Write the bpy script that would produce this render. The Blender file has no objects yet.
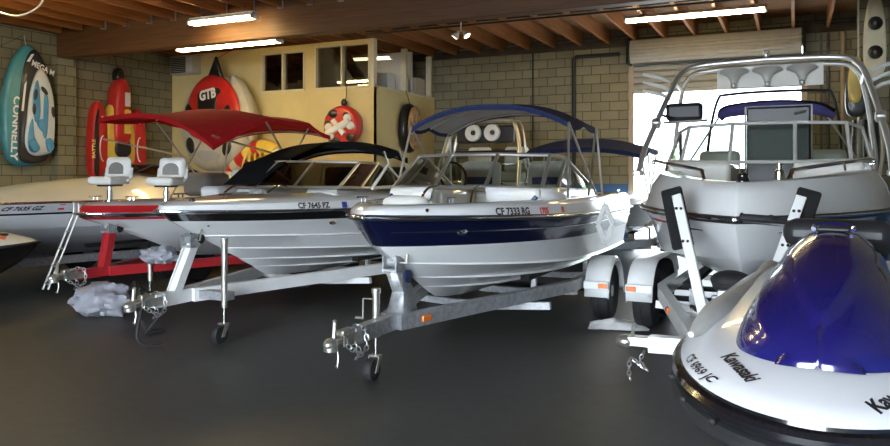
import bpy, bmesh, math, random
from mathutils import Vector, Matrix, Euler
from mathutils.bvhtree import BVHTree
R = math.radians; PI = math.pi
random.seed(11)
scene = bpy.context.scene
COL = scene.collection

# ------------------------------------------------------------------ camera model
F, HX, HY, CAMH = 740.0, 445.0, 174.0, 1.65
TH = math.atan(348 / F); CT, ST = math.cos(TH), math.sin(TH)

# ------------------------------------------------------------------ materials
MATS = {}
def nodes_of(name):
    m = bpy.data.materials.new(name); m.use_nodes = True
    nt = m.node_tree; b = nt.nodes['Principled BSDF']
    return m, nt, b
def mat(name, col, rough=.5, metal=0., coat=0., var=.08, scale=6., bump=0., bscale=60., spec=None, stretch=None):
    m, nt, b = nodes_of(name)
    N, L = nt.nodes, nt.links
    tc = N.new('ShaderNodeTexCoord')
    src = tc.outputs['Object']
    if stretch:
        mp = N.new('ShaderNodeMapping'); mp.inputs['Scale'].default_value = stretch
        L.new(src, mp.inputs['Vector']); src = mp.outputs['Vector']
    nz = N.new('ShaderNodeTexNoise'); nz.inputs['Scale'].default_value = scale; nz.inputs['Detail'].default_value = 4
    L.new(src, nz.inputs['Vector'])
    rp = N.new('ShaderNodeValToRGB')
    lo = [max(0, c * (1 - var)) for c in col]; hi = [min(1, c * (1 + var)) for c in col]
    rp.color_ramp.elements[0].color = (*lo, 1); rp.color_ramp.elements[1].color = (*hi, 1)
    rp.color_ramp.elements[0].position = .3; rp.color_ramp.elements[1].position = .7
    L.new(nz.outputs['Fac'], rp.inputs['Fac']); L.new(rp.outputs['Color'], b.inputs['Base Color'])
    b.inputs['Roughness'].default_value = rough; b.inputs['Metallic'].default_value = metal
    if coat:
        b.inputs['Coat Weight'].default_value = coat; b.inputs['Coat Roughness'].default_value = .05
    if spec is not None: b.inputs['Specular IOR Level'].default_value = spec
    if bump:
        n2 = N.new('ShaderNodeTexNoise'); n2.inputs['Scale'].default_value = bscale
        L.new(src, n2.inputs['Vector'])
        bp = N.new('ShaderNodeBump'); bp.inputs['Strength'].default_value = bump; bp.inputs['Distance'].default_value = .01
        L.new(n2.outputs['Fac'], bp.inputs['Height']); L.new(bp.outputs['Normal'], b.inputs['Normal'])
    MATS[name] = m
    return m
def emis(name, col, strength):
    m, nt, b = nodes_of(name)
    b.inputs['Base Color'].default_value = (.9, .9, .9, 1)
    b.inputs['Emission Color'].default_value = (*col, 1); b.inputs['Emission Strength'].default_value = strength
    MATS[name] = m; return m
def glass(name, tint, refl=.12, rough=.02):
    m = bpy.data.materials.new(name); m.use_nodes = True
    nt = m.node_tree; N, L = nt.nodes, nt.links
    N.remove(N['Principled BSDF']); out = N['Material Output']
    tr = N.new('ShaderNodeBsdfTransparent'); tr.inputs['Color'].default_value = (*tint, 1)
    gl = N.new('ShaderNodeBsdfGlossy'); gl.inputs['Roughness'].default_value = rough
    fr = N.new('ShaderNodeFresnel'); fr.inputs['IOR'].default_value = 1.45
    ma = N.new('ShaderNodeMath'); ma.operation = 'MULTIPLY_ADD'; ma.inputs[1].default_value = .9; ma.inputs[2].default_value = refl * .3
    L.new(fr.outputs[0], ma.inputs[0])
    mx = N.new('ShaderNodeMixShader'); L.new(ma.outputs[0], mx.inputs[0])
    L.new(tr.outputs[0], mx.inputs[1]); L.new(gl.outputs[0], mx.inputs[2]); L.new(mx.outputs[0], out.inputs['Surface'])
    MATS[name] = m; return m
def block_wall(name, axis, c1, c2, cm, blue_to=1.42):
    """painted concrete block; axis 'X' = wall running along X, 'Y' = along Y; blue painted dado below blue_to"""
    m, nt, b = nodes_of(name); N, L = nt.nodes, nt.links
    ge = N.new('ShaderNodeNewGeometry'); sp = N.new('ShaderNodeSeparateXYZ'); L.new(ge.outputs['Position'], sp.inputs[0])
    cb = N.new('ShaderNodeCombineXYZ'); L.new(sp.outputs[axis], cb.inputs['X']); L.new(sp.outputs['Z'], cb.inputs['Y'])
    br = N.new('ShaderNodeTexBrick')
    br.inputs['Scale'].default_value = 1; br.inputs['Brick Width'].default_value = .406; br.inputs['Row Height'].default_value = .203
    br.inputs['Mortar Size'].default_value = .009; br.inputs['Mortar Smooth'].default_value = .3; br.inputs['Bias'].default_value = 0
    br.inputs['Color1'].default_value = (*c1, 1); br.inputs['Color2'].default_value = (*c2, 1); br.inputs['Mortar'].default_value = (*cm, 1)
    L.new(cb.outputs[0], br.inputs['Vector'])
    nz = N.new('ShaderNodeTexNoise'); nz.inputs['Scale'].default_value = 1.3; nz.inputs['Detail'].default_value = 8
    L.new(ge.outputs['Position'], nz.inputs['Vector'])
    mx = N.new('ShaderNodeMix'); mx.data_type = 'RGBA'; mx.blend_type = 'MULTIPLY'; mx.inputs['Factor'].default_value = .5
    L.new(br.outputs['Color'], mx.inputs['A']); L.new(nz.outputs['Color'], mx.inputs['B'])
    hs = N.new('ShaderNodeRGBToBW'); L.new(nz.outputs['Color'], hs.inputs[0])
    cc = N.new('ShaderNodeCombineColor'); [L.new(hs.outputs[0], cc.inputs[i]) for i in range(3)]
    L.new(cc.outputs[0], mx.inputs['B'])
    lt = N.new('ShaderNodeMath'); lt.operation = 'LESS_THAN'; lt.inputs[1].default_value = blue_to; L.new(sp.outputs['Z'], lt.inputs[0])
    m2 = N.new('ShaderNodeMix'); m2.data_type = 'RGBA'; m2.inputs['B'].default_value = (.05, .13, .30, 1)
    L.new(lt.outputs[0], m2.inputs['Factor']); L.new(mx.outputs['Result'], m2.inputs['A']); L.new(m2.outputs['Result'], b.inputs['Base Color'])
    bp = N.new('ShaderNodeBump'); bp.inputs['Strength'].default_value = .6; bp.inputs['Distance'].default_value = .012; bp.invert = True
    L.new(br.outputs['Fac'], bp.inputs['Height']); L.new(bp.outputs['Normal'], b.inputs['Normal'])
    b.inputs['Roughness'].default_value = .75
    MATS[name] = m; return m

mat('gel_white', (.87, .87, .86), .2, coat=.6, var=.015)
mat('gel_cream', (.80, .76, .64), .25, coat=.5, var=.02)
mat('gel_grey', (.62, .63, .65), .25, coat=.4, var=.02)
mat('gel_navy', (.004, .006, .030), .22, coat=.35, spec=.3, var=.1)
mat('gel_teal', (.03, .09, .15), .18, coat=.8, var=.1)
mat('gel_black', (.008, .008, .01), .18, coat=.8, var=.1)
mat('gel_red', (.50, .02, .025), .25, coat=.6, var=.05)
mat('ski_blue', (.014, .012, .125), .2, metal=.2, coat=1., var=.12, scale=400)
mat('ski_white', (.74, .74, .76), .22, coat=.5, var=.01)
mat('chrome', (.78, .78, .76), .16, metal=1., var=.02)
mat('aluminium', (.62, .60, .55), .33, metal=.9, var=.05)
mat('galvanised', (.40, .41, .42), .45, metal=.55, var=.22, scale=25)
mat('zinc', (.55, .53, .46), .35, metal=.85, var=.15, scale=30)
mat('rubber', (.014, .014, .015), .7, var=.2, bump=.2)
mat('black_plastic', (.016, .016, .018), .45, var=.1)
mat('black_carpet', (.012, .012, .012), .95, var=.3, bump=.6, bscale=300)
mat('grey_plastic', (.42, .42, .40), .4, var=.04)
mat('pale_grey_plastic', (.60, .61, .60), .35, var=.05)
mat('vinyl_white', (.78, .76, .70), .42, var=.03, bump=.05, bscale=120)
mat('vinyl_grey', (.20, .19, .17), .5, var=.06, bump=.05, bscale=120)
mat('vinyl_navy', (.02, .035, .12), .45, var=.06)
mat('vinyl_black', (.012, .012, .013), .4, var=.06)
mat('canvas_navy', (.020, .028, .080), .9, spec=.15, var=.12, bump=.25, bscale=90)
mat('canvas_grey', (.46, .46, .47), .85, var=.1, bump=.2, bscale=90)
mat('canvas_black', (.007, .007, .008), .95, spec=.08, var=.2, bump=.25, bscale=90)
mat('canvas_red', (.34, .010, .012), .95, spec=.12, var=.1, bump=.3, bscale=40)
mat('canvas_purple', (.05, .045, .17), .85, var=.15, bump=.4, bscale=30)
mat('white_paint', (.85, .85, .83), .35, coat=.2, var=.04)
mat('cream_paint', (.74, .70, .60), .35, coat=.2, var=.05)
mat('red_paint', (.42, .02, .025), .35, coat=.3, var=.1)
mat('orange_lens', (.85, .20, .03), .25, coat=.6, var=.05)
mat('red_lens', (.55, .02, .02), .25, coat=.6, var=.05)
mat('ink_black', (.012, .012, .014), .5, var=.05)
mat('ink_red', (.65, .03, .03), .5, var=.05)
mat('ink_blue', (.03, .06, .42), .5, var=.05)
mat('ink_white', (.85, .85, .82), .5, var=.03)
mat('ink_orange', (.75, .16, .05), .5, var=.05)
mat('ink_yellow', (.8, .6, .1), .5, var=.05)
mat('pvc_red', (.55, .025, .02), .4, coat=.2, var=.08)
mat('pvc_yellow', (.75, .52, .08), .4, coat=.2, var=.06)
mat('pvc_black', (.012, .012, .012), .4, coat=.2, var=.1)
mat('pvc_teal', (.06, .25, .29), .4, coat=.2, var=.08)
mat('pvc_blue', (.07, .28, .50), .42, coat=.1, var=.06)
mat('pvc_white', (.66, .68, .66), .42, coat=.1, var=.04)
mat('pvc_cream', (.58, .54, .42), .42, coat=.1, var=.06)
mat('pvc_tan', (.45, .25, .10), .45, var=.4, scale=9)
mat('glulam', (.10, .040, .012), .6, var=.3, scale=2.5, stretch=(.6, 6, 14), bump=.1)
mat('joist_wood', (.29, .105, .024), .7, var=.22, scale=2.5, stretch=(9, .5, 9))
mat('plywood', (.20, .095, .032), .8, var=.22, scale=1.5, stretch=(1, 3, 1))
mat('dark_wood', (.06, .04, .025), .8, var=.3, scale=3)
mat('yellow_wall', (.70, .56, .26), .7, var=.06, scale=1.5, bump=.05)
mat('post_paint', (.70, .62, .42), .6, var=.04)
mat('room_white', (.62, .62, .58), .8, var=.05)
mat('tower_metal', (.70, .69, .66), .32, metal=.75, var=.03)
mat('door_steel', (.33, .31, .27), .6, metal=.1, var=.06)
mat('guide_steel', (.34, .26, .17), .5, metal=.3, var=.1)
mat('dark_steel', (.035, .035, .035), .5, metal=.5, var=.1)
mat('rusty_pipe', (.10, .085, .065), .6, metal=.3, var=.3)
mat('plastic_bag', (.34, .34, .38), .38, var=.1, scale=12, bump=.5, bscale=14)
mat('cloth_rag', (.8, .79, .78), .9, var=.12, bump=.4, bscale=30)
mat('carton', (.62, .56, .44), .8, var=.08)
mat('asphalt', (.05, .05, .05), .9, var=.2)
mat('outdoor_concrete', (.55, .54, .50), .9, var=.1)
mat('hedge_green', (.12, .22, .05), .9, var=.5, scale=4, bump=1, bscale=6)
mat('chain_steel', (.5, .5, .5), .35, metal=.9, var=.1)
mat('interior_grey', (.50, .49, .46), .6, var=.06)
glass('windshield_glass', (.60, .66, .62), .25)
glass('dark_windshield', (.10, .11, .11), .3)
glass('office_glass', (.62, .60, .52), .3)
m = bpy.data.materials.new('frosted'); m.use_nodes = True; nt = m.node_tree; N, L = nt.nodes, nt.links
b = N['Principled BSDF']; b.inputs['Base Color'].default_value = (.75, .75, .72, 1); b.inputs['Roughness'].default_value = .3
nz = N.new('ShaderNodeTexNoise'); nz.inputs['Scale'].default_value = 8; mr_ = N.new('ShaderNodeMapRange'); mr_.inputs['To Min'].default_value = .45; mr_.inputs['To Max'].default_value = .65
tl = N.new('ShaderNodeBsdfTranslucent'); tl.inputs['Color'].default_value = (.8, .8, .78, 1); mx = N.new('ShaderNodeMixShader')
L.new(nz.outputs['Fac'], mr_.inputs['Value']); L.new(mr_.outputs[0], mx.inputs[0]); L.new(b.outputs[0], mx.inputs[1]); L.new(tl.outputs[0], mx.inputs[2]); L.new(mx.outputs[0], N['Material Output'].inputs['Surface'])
MATS['frosted'] = m
emis('tube_light', (1.0, .75, .33), 66)
emis('tube_dim', (1.0, .85, .6), 5)
emis('flood_light', (1.0, .82, .55), 14)
block_wall('block_x', 'X', (.33, .285, .17), (.25, .215, .125), (.07, .056, .034))
block_wall('block_y', 'Y', (.31, .285, .17), (.235, .212, .128), (.068, .06, .038))

# dark worn concrete floor
m, nt, b = nodes_of('floor_concrete'); N, L = nt.nodes, nt.links
ge = N.new('ShaderNodeNewGeometry')
n1 = N.new('ShaderNodeTexNoise'); n1.inputs['Scale'].default_value = .55; n1.inputs['Detail'].default_value = 9; n1.inputs['Roughness'].default_value = .6
n2 = N.new('ShaderNodeTexNoise'); n2.inputs['Scale'].default_value = 9; n2.inputs['Detail'].default_value = 5
L.new(ge.outputs['Position'], n1.inputs['Vector']); L.new(ge.outputs['Position'], n2.inputs['Vector'])
ad = N.new('ShaderNodeMath'); ad.operation = 'MULTIPLY_ADD'; ad.inputs[1].default_value = .35
L.new(n2.outputs['Fac'], ad.inputs[0]); L.new(n1.outputs['Fac'], ad.inputs[2])
rp = N.new('ShaderNodeValToRGB')
rp.color_ramp.elements[0].position = .42; rp.color_ramp.elements[1].position = .92
rp.color_ramp.elements[0].color = (.020, .020, .0175, 1); rp.color_ramp.elements[1].color = (.062, .060, .052, 1)
L.new(ad.outputs[0], rp.inputs['Fac']); L.new(rp.outputs['Color'], b.inputs['Base Color'])
r2 = N.new('ShaderNodeMapRange'); r2.inputs['To Min'].default_value = .38; r2.inputs['To Max'].default_value = .62
L.new(n1.outputs['Fac'], r2.inputs['Value']); L.new(r2.outputs[0], b.inputs['Roughness'])
bp = N.new('ShaderNodeBump'); bp.inputs['Strength'].default_value = .08; bp.inputs['Distance'].default_value = .01
L.new(n2.outputs['Fac'], bp.inputs['Height']); L.new(bp.outputs['Normal'], b.inputs['Normal'])
MATS['floor_concrete'] = m

# ------------------------------------------------------------------ mesh builder
def V(*a): return Vector(a)
def spline(pts, n=8, closed=False):
    pts = [Vector(p) for p in pts]; out = []; k = len(pts)
    for i in range(k if closed else k - 1):
        p1, p2 = pts[i], pts[(i + 1) % k]
        p0 = pts[i - 1] if (closed or i > 0) else p1 * 2 - p2
        p3 = pts[(i + 2) % k] if (closed or i + 2 < k) else p2 * 2 - p1
        for j in range(n):
            t = j / n
            out.append(.5 * ((2 * p1) + (p2 - p0) * t + (2 * p0 - 5 * p1 + 4 * p2 - p3) * t * t + (3 * p1 - p0 - 3 * p2 + p3) * t ** 3))
    if not closed: out.append(pts[-1])
    return out
class MB:
    def __init__(s): s.v, s.f, s.m = [], [], []
    def add(s, vs, fs, mi=0):
        o = len(s.v); s.v += [tuple(v) for v in vs]
        for f in fs: s.f.append([o + i for i in f]); s.m.append(mi)
        return s
    def box(s, c, d, mi=0, rot=None):
        c = Vector(c); h = Vector(d) / 2; vs = []
        for z in (-1, 1):
            for x, y in ((-1, -1), (1, -1), (1, 1), (-1, 1)):
                p = Vector((x * h.x, y * h.y, z * h.z))
                if rot is not None: p = rot @ p
                vs.append(c + p)
        return s.add(vs, [(3, 2, 1, 0), (4, 5, 6, 7), (0, 1, 5, 4), (1, 2, 6, 5), (2, 3, 7, 6), (3, 0, 4, 7)], mi)
    def grid(s, rows, mi=0, cu=False, cv=False, fmat=None):
        n = len(rows[0]); k = len(rows); vs = [p for r in rows for p in r]; o = len(s.v); s.v += [tuple(p) for p in vs]
        for i in range(k if cu else k - 1):
            for j in range(n if cv else n - 1):
                a, b_, c, d = i * n + j, i * n + (j + 1) % n, ((i + 1) % k) * n + (j + 1) % n, ((i + 1) % k) * n + j
                s.f.append([o + a, o + b_, o + c, o + d]); s.m.append(fmat(i, j) if fmat else mi)
        return s
    def ngon(s, pts, mi=0): return s.add(pts, [list(range(len(pts)))], mi)
    def tube(s, pts, r, seg=8, mi=0, closed=False, cap=True):
        pts = [Vector(p) for p in pts]; k = len(pts); rs = r if isinstance(r, (list, tuple)) else [r] * k
        rings = []; nrm = None
        for i in range(k):
            if closed: t = pts[(i + 1) % k] - pts[i - 1]
            else: t = pts[min(i + 1, k - 1)] - pts[max(i - 1, 0)]
            t = t.normalized() if t.length > 1e-9 else V(0, 0, 1)
            if nrm is None:
                a = V(0, 0, 1) if abs(t.z) < .9 else V(1, 0, 0); nrm = (a - t * a.dot(t)).normalized()
            else:
                nrm = nrm - t * nrm.dot(t)
                nrm = nrm.normalized() if nrm.length > 1e-6 else t.orthogonal().normalized()
            b_ = t.cross(nrm)
            rings.append([pts[i] + (nrm * math.cos(2 * PI * q / seg) + b_ * math.sin(2 * PI * q / seg)) * rs[i] for q in range(seg)])
        s.grid(rings, mi, cu=closed, cv=True)
        if cap and not closed: s.ngon(list(reversed(rings[0])), mi); s.ngon(rings[-1], mi)
        return s
    def beam(s, pts, w, h, mi=0, up=(0, 0, 1)):
        pts = [Vector(p) for p in pts]; up = Vector(up); k = len(pts); rings = []
        for i in range(k):
            t = (pts[min(i + 1, k - 1)] - pts[max(i - 1, 0)]).normalized()
            sd = up.cross(t).normalized(); u2 = t.cross(sd)
            rings.append([pts[i] + sd * (a * w / 2) + u2 * (c * h / 2) for a, c in ((-1, -1), (1, -1), (1, 1), (-1, 1))])
        s.grid(rings, mi, cv=True); s.ngon(list(reversed(rings[0])), mi); s.ngon(rings[-1], mi)
        return s
    def lathe(s, prof, c=(0, 0, 0), axis='z', seg=20, mi=0, rot=None):
        c = Vector(c); rows = []
        for r, z in prof:
            row = []
            for q in range(seg):
                a = 2 * PI * q / seg; x, y = r * math.cos(a), r * math.sin(a)
                p = V(x, y, z) if axis == 'z' else (V(x, z, y) if axis == 'y' else V(z, x, y))
                if rot is not None: p = rot @ p
                row.append(c + p)
            rows.append(row)
        s.grid(rows, mi, cv=True)
        if prof[0][0] > 1e-6: s.ngon(rows[0], mi)
        if prof[-1][0] > 1e-6: s.ngon(rows[-1], mi)
        return s
    def ell(s, c, r, seg=16, rings=9, mi=0, rot=None):
        rows = []
        for i in range(rings + 1):
            a = PI * i / rings; rr, z = max(math.sin(a), 1e-4), -math.cos(a); row = []
            for q in range(seg):
                p = V(rr * math.cos(2 * PI * q / seg) * r[0], rr * math.sin(2 * PI * q / seg) * r[1], z * r[2])
                if rot is not None: p = rot @ p
                row.append(Vector(c) + p)
            rows.append(row)
        return s.grid(rows, mi, cv=True)
    def prism(s, poly, z0, z1, mi=0, mx=None):
        n = len(poly); a = [V(x, y, z0) for x, y in poly]; b_ = [V(x, y, z1) for x, y in poly]
        if mx is not None: a = [mx @ p for p in a]; b_ = [mx @ p for p in b_]
        s.add(a + b_, [list(range(n))[::-1], list(range(n, 2 * n))] + [(i, (i + 1) % n, n + (i + 1) % n, n + i) for i in range(n)], mi)
        return s
    def build(s, name, mats, parent=None, bevel=0, solid=0, sub=0, sharp=35, weld=True, loc=None):
        me = bpy.data.meshes.new(name); me.from_pydata(s.v, [], s.f)
        if isinstance(mats, str): mats = [mats]
        for x in mats: me.materials.append(MATS[x])
        for i, p in enumerate(me.polygons): p.material_index = s.m[i]; p.use_smooth = True
        bm = bmesh.new(); bm.from_mesh(me)
        if weld: bmesh.ops.remove_doubles(bm, verts=bm.verts, dist=2e-5)
        bmesh.ops.dissolve_degenerate(bm, edges=bm.edges, dist=1e-6)
        bmesh.ops.recalc_face_normals(bm, faces=bm.faces); bm.to_mesh(me); bm.free()
        me.set_sharp_from_angle(angle=R(sharp))
        o = bpy.data.objects.new(name, me); COL.objects.link(o)
        if parent is not None: o.parent = parent
        if loc is not None: o.location = loc
        if solid:
            q = o.modifiers.new('thick', 'SOLIDIFY'); q.thickness = solid; q.offset = 0
        if bevel:
            q = o.modifiers.new('soft', 'BEVEL'); q.width = bevel; q.segments = 2; q.limit_method = 'ANGLE'; q.angle_limit = R(40)
        if sub:
            q = o.modifiers.new('sub', 'SUBSURF'); q.levels = sub; q.render_levels = sub
        return o
def tag(o, label=None, cat=None, group=None, kind=None):
    if label: o['label'] = label
    if cat: o['category'] = cat
    if group: o['group'] = group
    if kind: o['kind'] = kind
    return o
def thing(name, label, cat, loc=(0, 0, 0), rz=0, group=None, mtx=None):
    o = bpy.data.objects.new(name, None); COL.objects.link(o); o.empty_display_size = .2
    if mtx is not None: o.matrix_world = mtx
    else: o.location = loc; o.rotation_euler = (0, 0, rz)
    return tag(o, label, cat, group)
def struct(o): o['kind'] = 'structure'; return o
def wall_frame(origin, a, b_):
    """matrix: local x along a, local y along b, local z out of the wall"""
    a, b_ = Vector(a), Vector(b_); c = a.cross(b_)
    m = Matrix((a, b_, c)).transposed().to_4x4(); m.translation = Vector(origin); return m
_tc = {}
def text2d(s, size=1., bold=0., shear=0., spacing=1.):
    key = (s, size, bold, shear, spacing)
    if key in _tc: return _tc[key]
    cu = bpy.data.curves.new('tmp', 'FONT'); cu.body = s; cu.size = size; cu.offset = bold; cu.shear = shear; cu.space_character = spacing
    cu.resolution_u = 3
    o = bpy.data.objects.new('tmp', cu); COL.objects.link(o)
    dg = bpy.context.evaluated_depsgraph_get(); me = bpy.data.meshes.new_from_object(o.evaluated_get(dg))
    vs = [Vector(v.co) for v in me.vertices]; fs = [list(p.vertices) for p in me.polygons]
    bpy.data.objects.remove(o); bpy.data.curves.remove(cu); bpy.data.meshes.remove(me)
    w = max([v.x for v in vs] + [0]); _tc[key] = (vs, fs, w); return _tc[key]
def text_obj(name, s, size, fn, material, parent, bold=0., shear=0., spacing=1., center=False):
    """fn maps (u,v) of the flat lettering to a 3D point"""
    vs, fs, w = text2d(s, size, bold, shear, spacing); mb = MB(); off = w / 2 if center else 0
    mb.add([fn(v.x - off, v.y) for v in vs], fs); return mb.build(name, material, parent, weld=False)

# ------------------------------------------------------------------ the building
LX, RX, BY, FY, WH = -13.6, 1.35, 16.3, -4.4, 4.80      # left wall, right wall, back wall, front wall, height
OY, OX = 13.4, -7.95                                    # office block: front face Y, right face X
DX0, DX1, DZ = -3.16, .18, 3.46                          # roller door opening in the back wall
mb = MB(); mb.box((-6.1, 5.9, -.1), (15.6, 21.4, .2)); struct(mb.build('floor', 'floor_concrete'))
mb = MB(); mb.box((LX - .1, 5.95, WH / 2), (.2, 21.1, WH))
mb.box((LX + .09, 10.4, 2.0), (.18, .42, 4.0))
struct(mb.build('wall_left', 'block_y'))
mb = MB()
mb.box(((LX + DX0) / 2, BY + .1, WH / 2), (DX0 - LX, .2, WH)); mb.box(((DX1 + RX) / 2, BY + .1, WH / 2), (RX - DX1, .2, WH))
mb.box(((DX0 + DX1) / 2, BY + .1, (DZ + .75 + WH) / 2), (DX1 - DX0, .2, WH - DZ - .75))
struct(mb.build('wall_back', 'block_x'))
mb = MB(); mb.box((RX + .1, 5.95, WH / 2), (.2, 21.1, WH)); mb.box((RX - .20, 13.6, WH / 2), (.40, .42, WH)); struct(mb.build('wall_right', 'block_y'))
# front wall behind the camera with its big open doorway
mb = MB(); FX0, FX1, FZ = -5.6, 1.1, 4.0
mb.box(((LX + FX0) / 2, FY - .1, WH / 2), (FX0 - LX, .2, WH)); mb.box(((FX1 + RX) / 2, FY - .1, WH / 2), (RX - FX1, .2, WH))
mb.box(((FX0 + FX1) / 2, FY - .1, (FZ + WH) / 2), (FX1 - FX0, .2, WH - FZ)); struct(mb.build('wall_front', 'block_x'))
mb = MB(); mb.box((-6.1, 5.95, WH + .05), (15.4, 21.1, .1)); ceil = struct(mb.build('ceiling', 'plywood'))
# glulam, joists, blocking, ledgers: children of the ceiling
JB, JT = 4.50, 4.80
mb = MB(); mb.box(((LX + RX) / 2, 10.4, (4.01 + 4.78) / 2), (RX - LX, .22, .77)); mb.build('glulam_beam', 'glulam', ceil, bevel=.01)
mb = MB(); mb.box((0, 0, 0), (.055, BY - 10.55, JT - JB)); j0 = mb.build('joist', 'joist_wood', ceil)
mb = MB(); mb.box((0, 0, 0), (.055, 10.25 - FY, JT - JB)); j1 = mb.build('joist', 'joist_wood', ceil)
k = 0; first = True
x = 1.22
while x > LX + .1:
    for src, yc in ((j0, (BY + 10.55) / 2), (j1, (10.25 + FY) / 2)):
        if first: o = src
        else: o = src.copy(); COL.objects.link(o); o.parent = ceil
        o.location = (x, yc, (JB + JT) / 2)
    first = False; x -= .61
for yb in (13.0, 5.2):
    mb = MB(); x = 1.22
    while x > LX + .5:
        mb.box((x - .305, yb, (JB + JT) / 2 + .02), (.54, .04, .25)); x -= .61
    mb.build('blocking', 'dark_wood', ceil)
mb = MB(); mb.box(((LX + RX) / 2, BY - .06, 4.51), (RX - LX, .12, .16)); mb.build('ledger', 'dark_wood', ceil)
mb = MB(); mb.box((LX + .06, 7.3, 4.6), (.12, 17.6, .2)); mb.build('ledger', 'dark_wood', ceil)
hg = None
for i in range(18):                                    # joist hangers on the face of the beam
    if hg is None:
        mb = MB(); mb.box((0, 0, 0), (.075, .012, .26)); mb.box((0, -.04, -.135), (.075, .09, .012)); hg = mb.build('joist_hanger', 'galvanised', ceil); o = hg
    else: o = hg.copy(); COL.objects.link(o); o.parent = ceil
    o.location = (1.22 - .61 * (i + 5), 10.28, 4.62)

# roller shutter in the back wall
rd = struct(bpy.data.objects.new('door_1', None)); COL.objects.link(rd); rd.location = (0, 0, 0)
ZB = 3.46
def slats(x0, x1, z0, z1, y, pitch=.135, dep=.05):
    rows = []; z = z0
    while z < z1:
        for fz, fy in ((0, 0), (.15, -dep), (.75, -dep), (.9, 0)): rows.append([(x0, y + fy, z + fz * pitch), (x1, y + fy, z + fz * pitch)])
        z += pitch
    return rows
mb = MB(); mb.grid(slats(DX0 + .02, DX1 - .02, ZB, ZB + .80, BY + .02)); mb.box(((DX0 + DX1) / 2, BY + .02, ZB - .03), (DX1 - DX0 - .04, .05, .07))
mb.build('door_curtain', 'door_steel', rd, sharp=4)
mb = MB(); prof = []
for i in range(33):
    a = R(-70 + 250 * i / 32); rr = .25 + (.02 if i % 2 else 0)
    prof.append([(x_, BY - .25 - rr * math.cos(a) * .95, 4.24 + rr * math.sin(a)) for x_ in (DX0 + .03, DX1 - .03)])
mb.grid(prof); mb.build('door_roll', 'door_steel', rd, sharp=4)
for xx in (DX0 - .02, DX1 + .02):
    mb = MB(); mb.box((xx, BY - .26, 4.24), (.05, .5, .52)); mb.build('end_bracket', 'dark_steel', rd, bevel=.08)
    mb = MB(); mb.box((xx + (.05 if xx < -1 else -.05) * 0, BY - .03, 2.02), (.11, .07, 4.04)); mb.build('guide_rail', 'guide_steel', rd)
mb = MB(); mb.box((DX1 + .32, BY - .04, 2.2), (.05, .06, 4.4)); mb.build('chain_guide', 'rusty_pipe', rd)

# pipes on the back wall
def pipe(label, pts, r, mname='rusty_pipe'):
    mb = MB(); mb.tube(pts, r, 8); o = mb.build('wall_pipe', mname); return tag(o, label, 'pipe')
pipe('dark riser pipe on block wall with an elbow running to shutter', [(-4.45, BY - .05, .02), (-4.45, BY - .05, 4.22), (-4.40, BY - .05, 4.27), (-3.42, BY - .05, 4.27)], .045, 'dark_steel')
pipe('thin dark conduit straight up middle of bare block wall', [(-5.42, BY - .03, .02), (-5.42, BY - .03, 4.45)], .018, 'dark_steel')
pipe('dark conduit on block wall just beyond the shutter frame', [(.62, BY - .04, .02), (.62, BY - .04, 4.40)], .03)
pipe('thicker riser on block wall near the corner pilaster', [(.88, BY - .05, .02), (.88, BY - .05, 4.40)], .045, 'guide_steel')
pipe('long thin pipe hung across under the ceiling joists', [(1.3, 12.8, 4.46), (-7.8, 12.8, 4.46)], .018, 'dark_steel')
# outside the shutter: bright yard
mb = MB(); mb.box((-2, 31, -.12), (50, 29, .2)); tag(struct(mb.build('ground', 'outdoor_concrete')))
mb = MB(); mb.box((-2, -15.1, -.12), (50, 20.6, .2)); struct(mb.build('ground', 'asphalt'))

# office block
def wall_with_holes(mb, x0, x1, z0, z1, holes, y0, y1):
    """wall in XZ with rectangular holes sorted along x that share z range"""
    xs = x0
    for (a, b_, c, d) in holes:
        mb.box(((xs + a) / 2, (y0 + y1) / 2, (z0 + z1) / 2), (a - xs, y1 - y0, z1 - z0))
        mb.box(((a + b_) / 2, (y0 + y1) / 2, (z0 + c) / 2), (b_ - a, y1 - y0, c - z0))
        mb.box(((a + b_) / 2, (y0 + y1) / 2, (d + z1) / 2), (b_ - a, y1 - y0, z1 - d)); xs = b_
    mb.box(((xs + x1) / 2, (y0 + y1) / 2, (z0 + z1) / 2), (x1 - xs, y1 - y0, z1 - z0))
mb = MB(); wall_with_holes(mb, LX, OX, 0, 4.50, [(-10.88, -9.72, 3.50, 4.36), (-9.42, -8.06, 3.50, 4.42)], OY, OY + .12)
struct(mb.build('wall_office_front', 'yellow_wall'))
mb = MB(); mb.box((OX - .06, (OY + BY) / 2, 3.5 / 2), (.12, BY - OY, 3.50)); struct(mb.build('wall_office_side', 'yellow_wall'))
mb = MB(); mb.box(((LX + OX) / 2, (OY + BY) / 2 + .06, 2.95), (OX - LX - .12, BY - OY - .14, .1)); struct(mb.build('floor_office', 'plywood'))
mb = MB(); mb.box((-9.0, 15.3, 3.75), (1.9, .08, 1.5)); mb.box((-9.55, 14.4, 3.75), (.08, 1.7, 1.5)); struct(mb.build('wall_office_inner', 'room_white'))
def window(n, mtx, w, h, posts, fr=.045, gl='office_glass'):
    t = struct(bpy.data.objects.new('window_%d' % n, None)); COL.objects.link(t); t.matrix_world = mtx
    mb = MB()
    for y in (0, h): mb.box((w / 2, y, 0), (w + fr, fr, .14))
    for x_ in posts: mb.box((x_ * w, h / 2, 0), (fr, h, .14))
    mb.build('window_frame', 'post_paint', t, bevel=.004)
    mb = MB(); mb.box((w / 2, h / 2, -.02), (w, h, .008)); mb.build('window_pane', gl, t)
window(1, wall_frame((-10.88, OY + .05, 3.50), (1, 0, 0), (0, 0, 1)), 1.16, .86, (0, .5, 1))
window(2, wall_frame((-9.42, OY + .05, 3.50), (1, 0, 0), (0, 0, 1)), 1.36, .92, (0, .5, 1))
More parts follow.
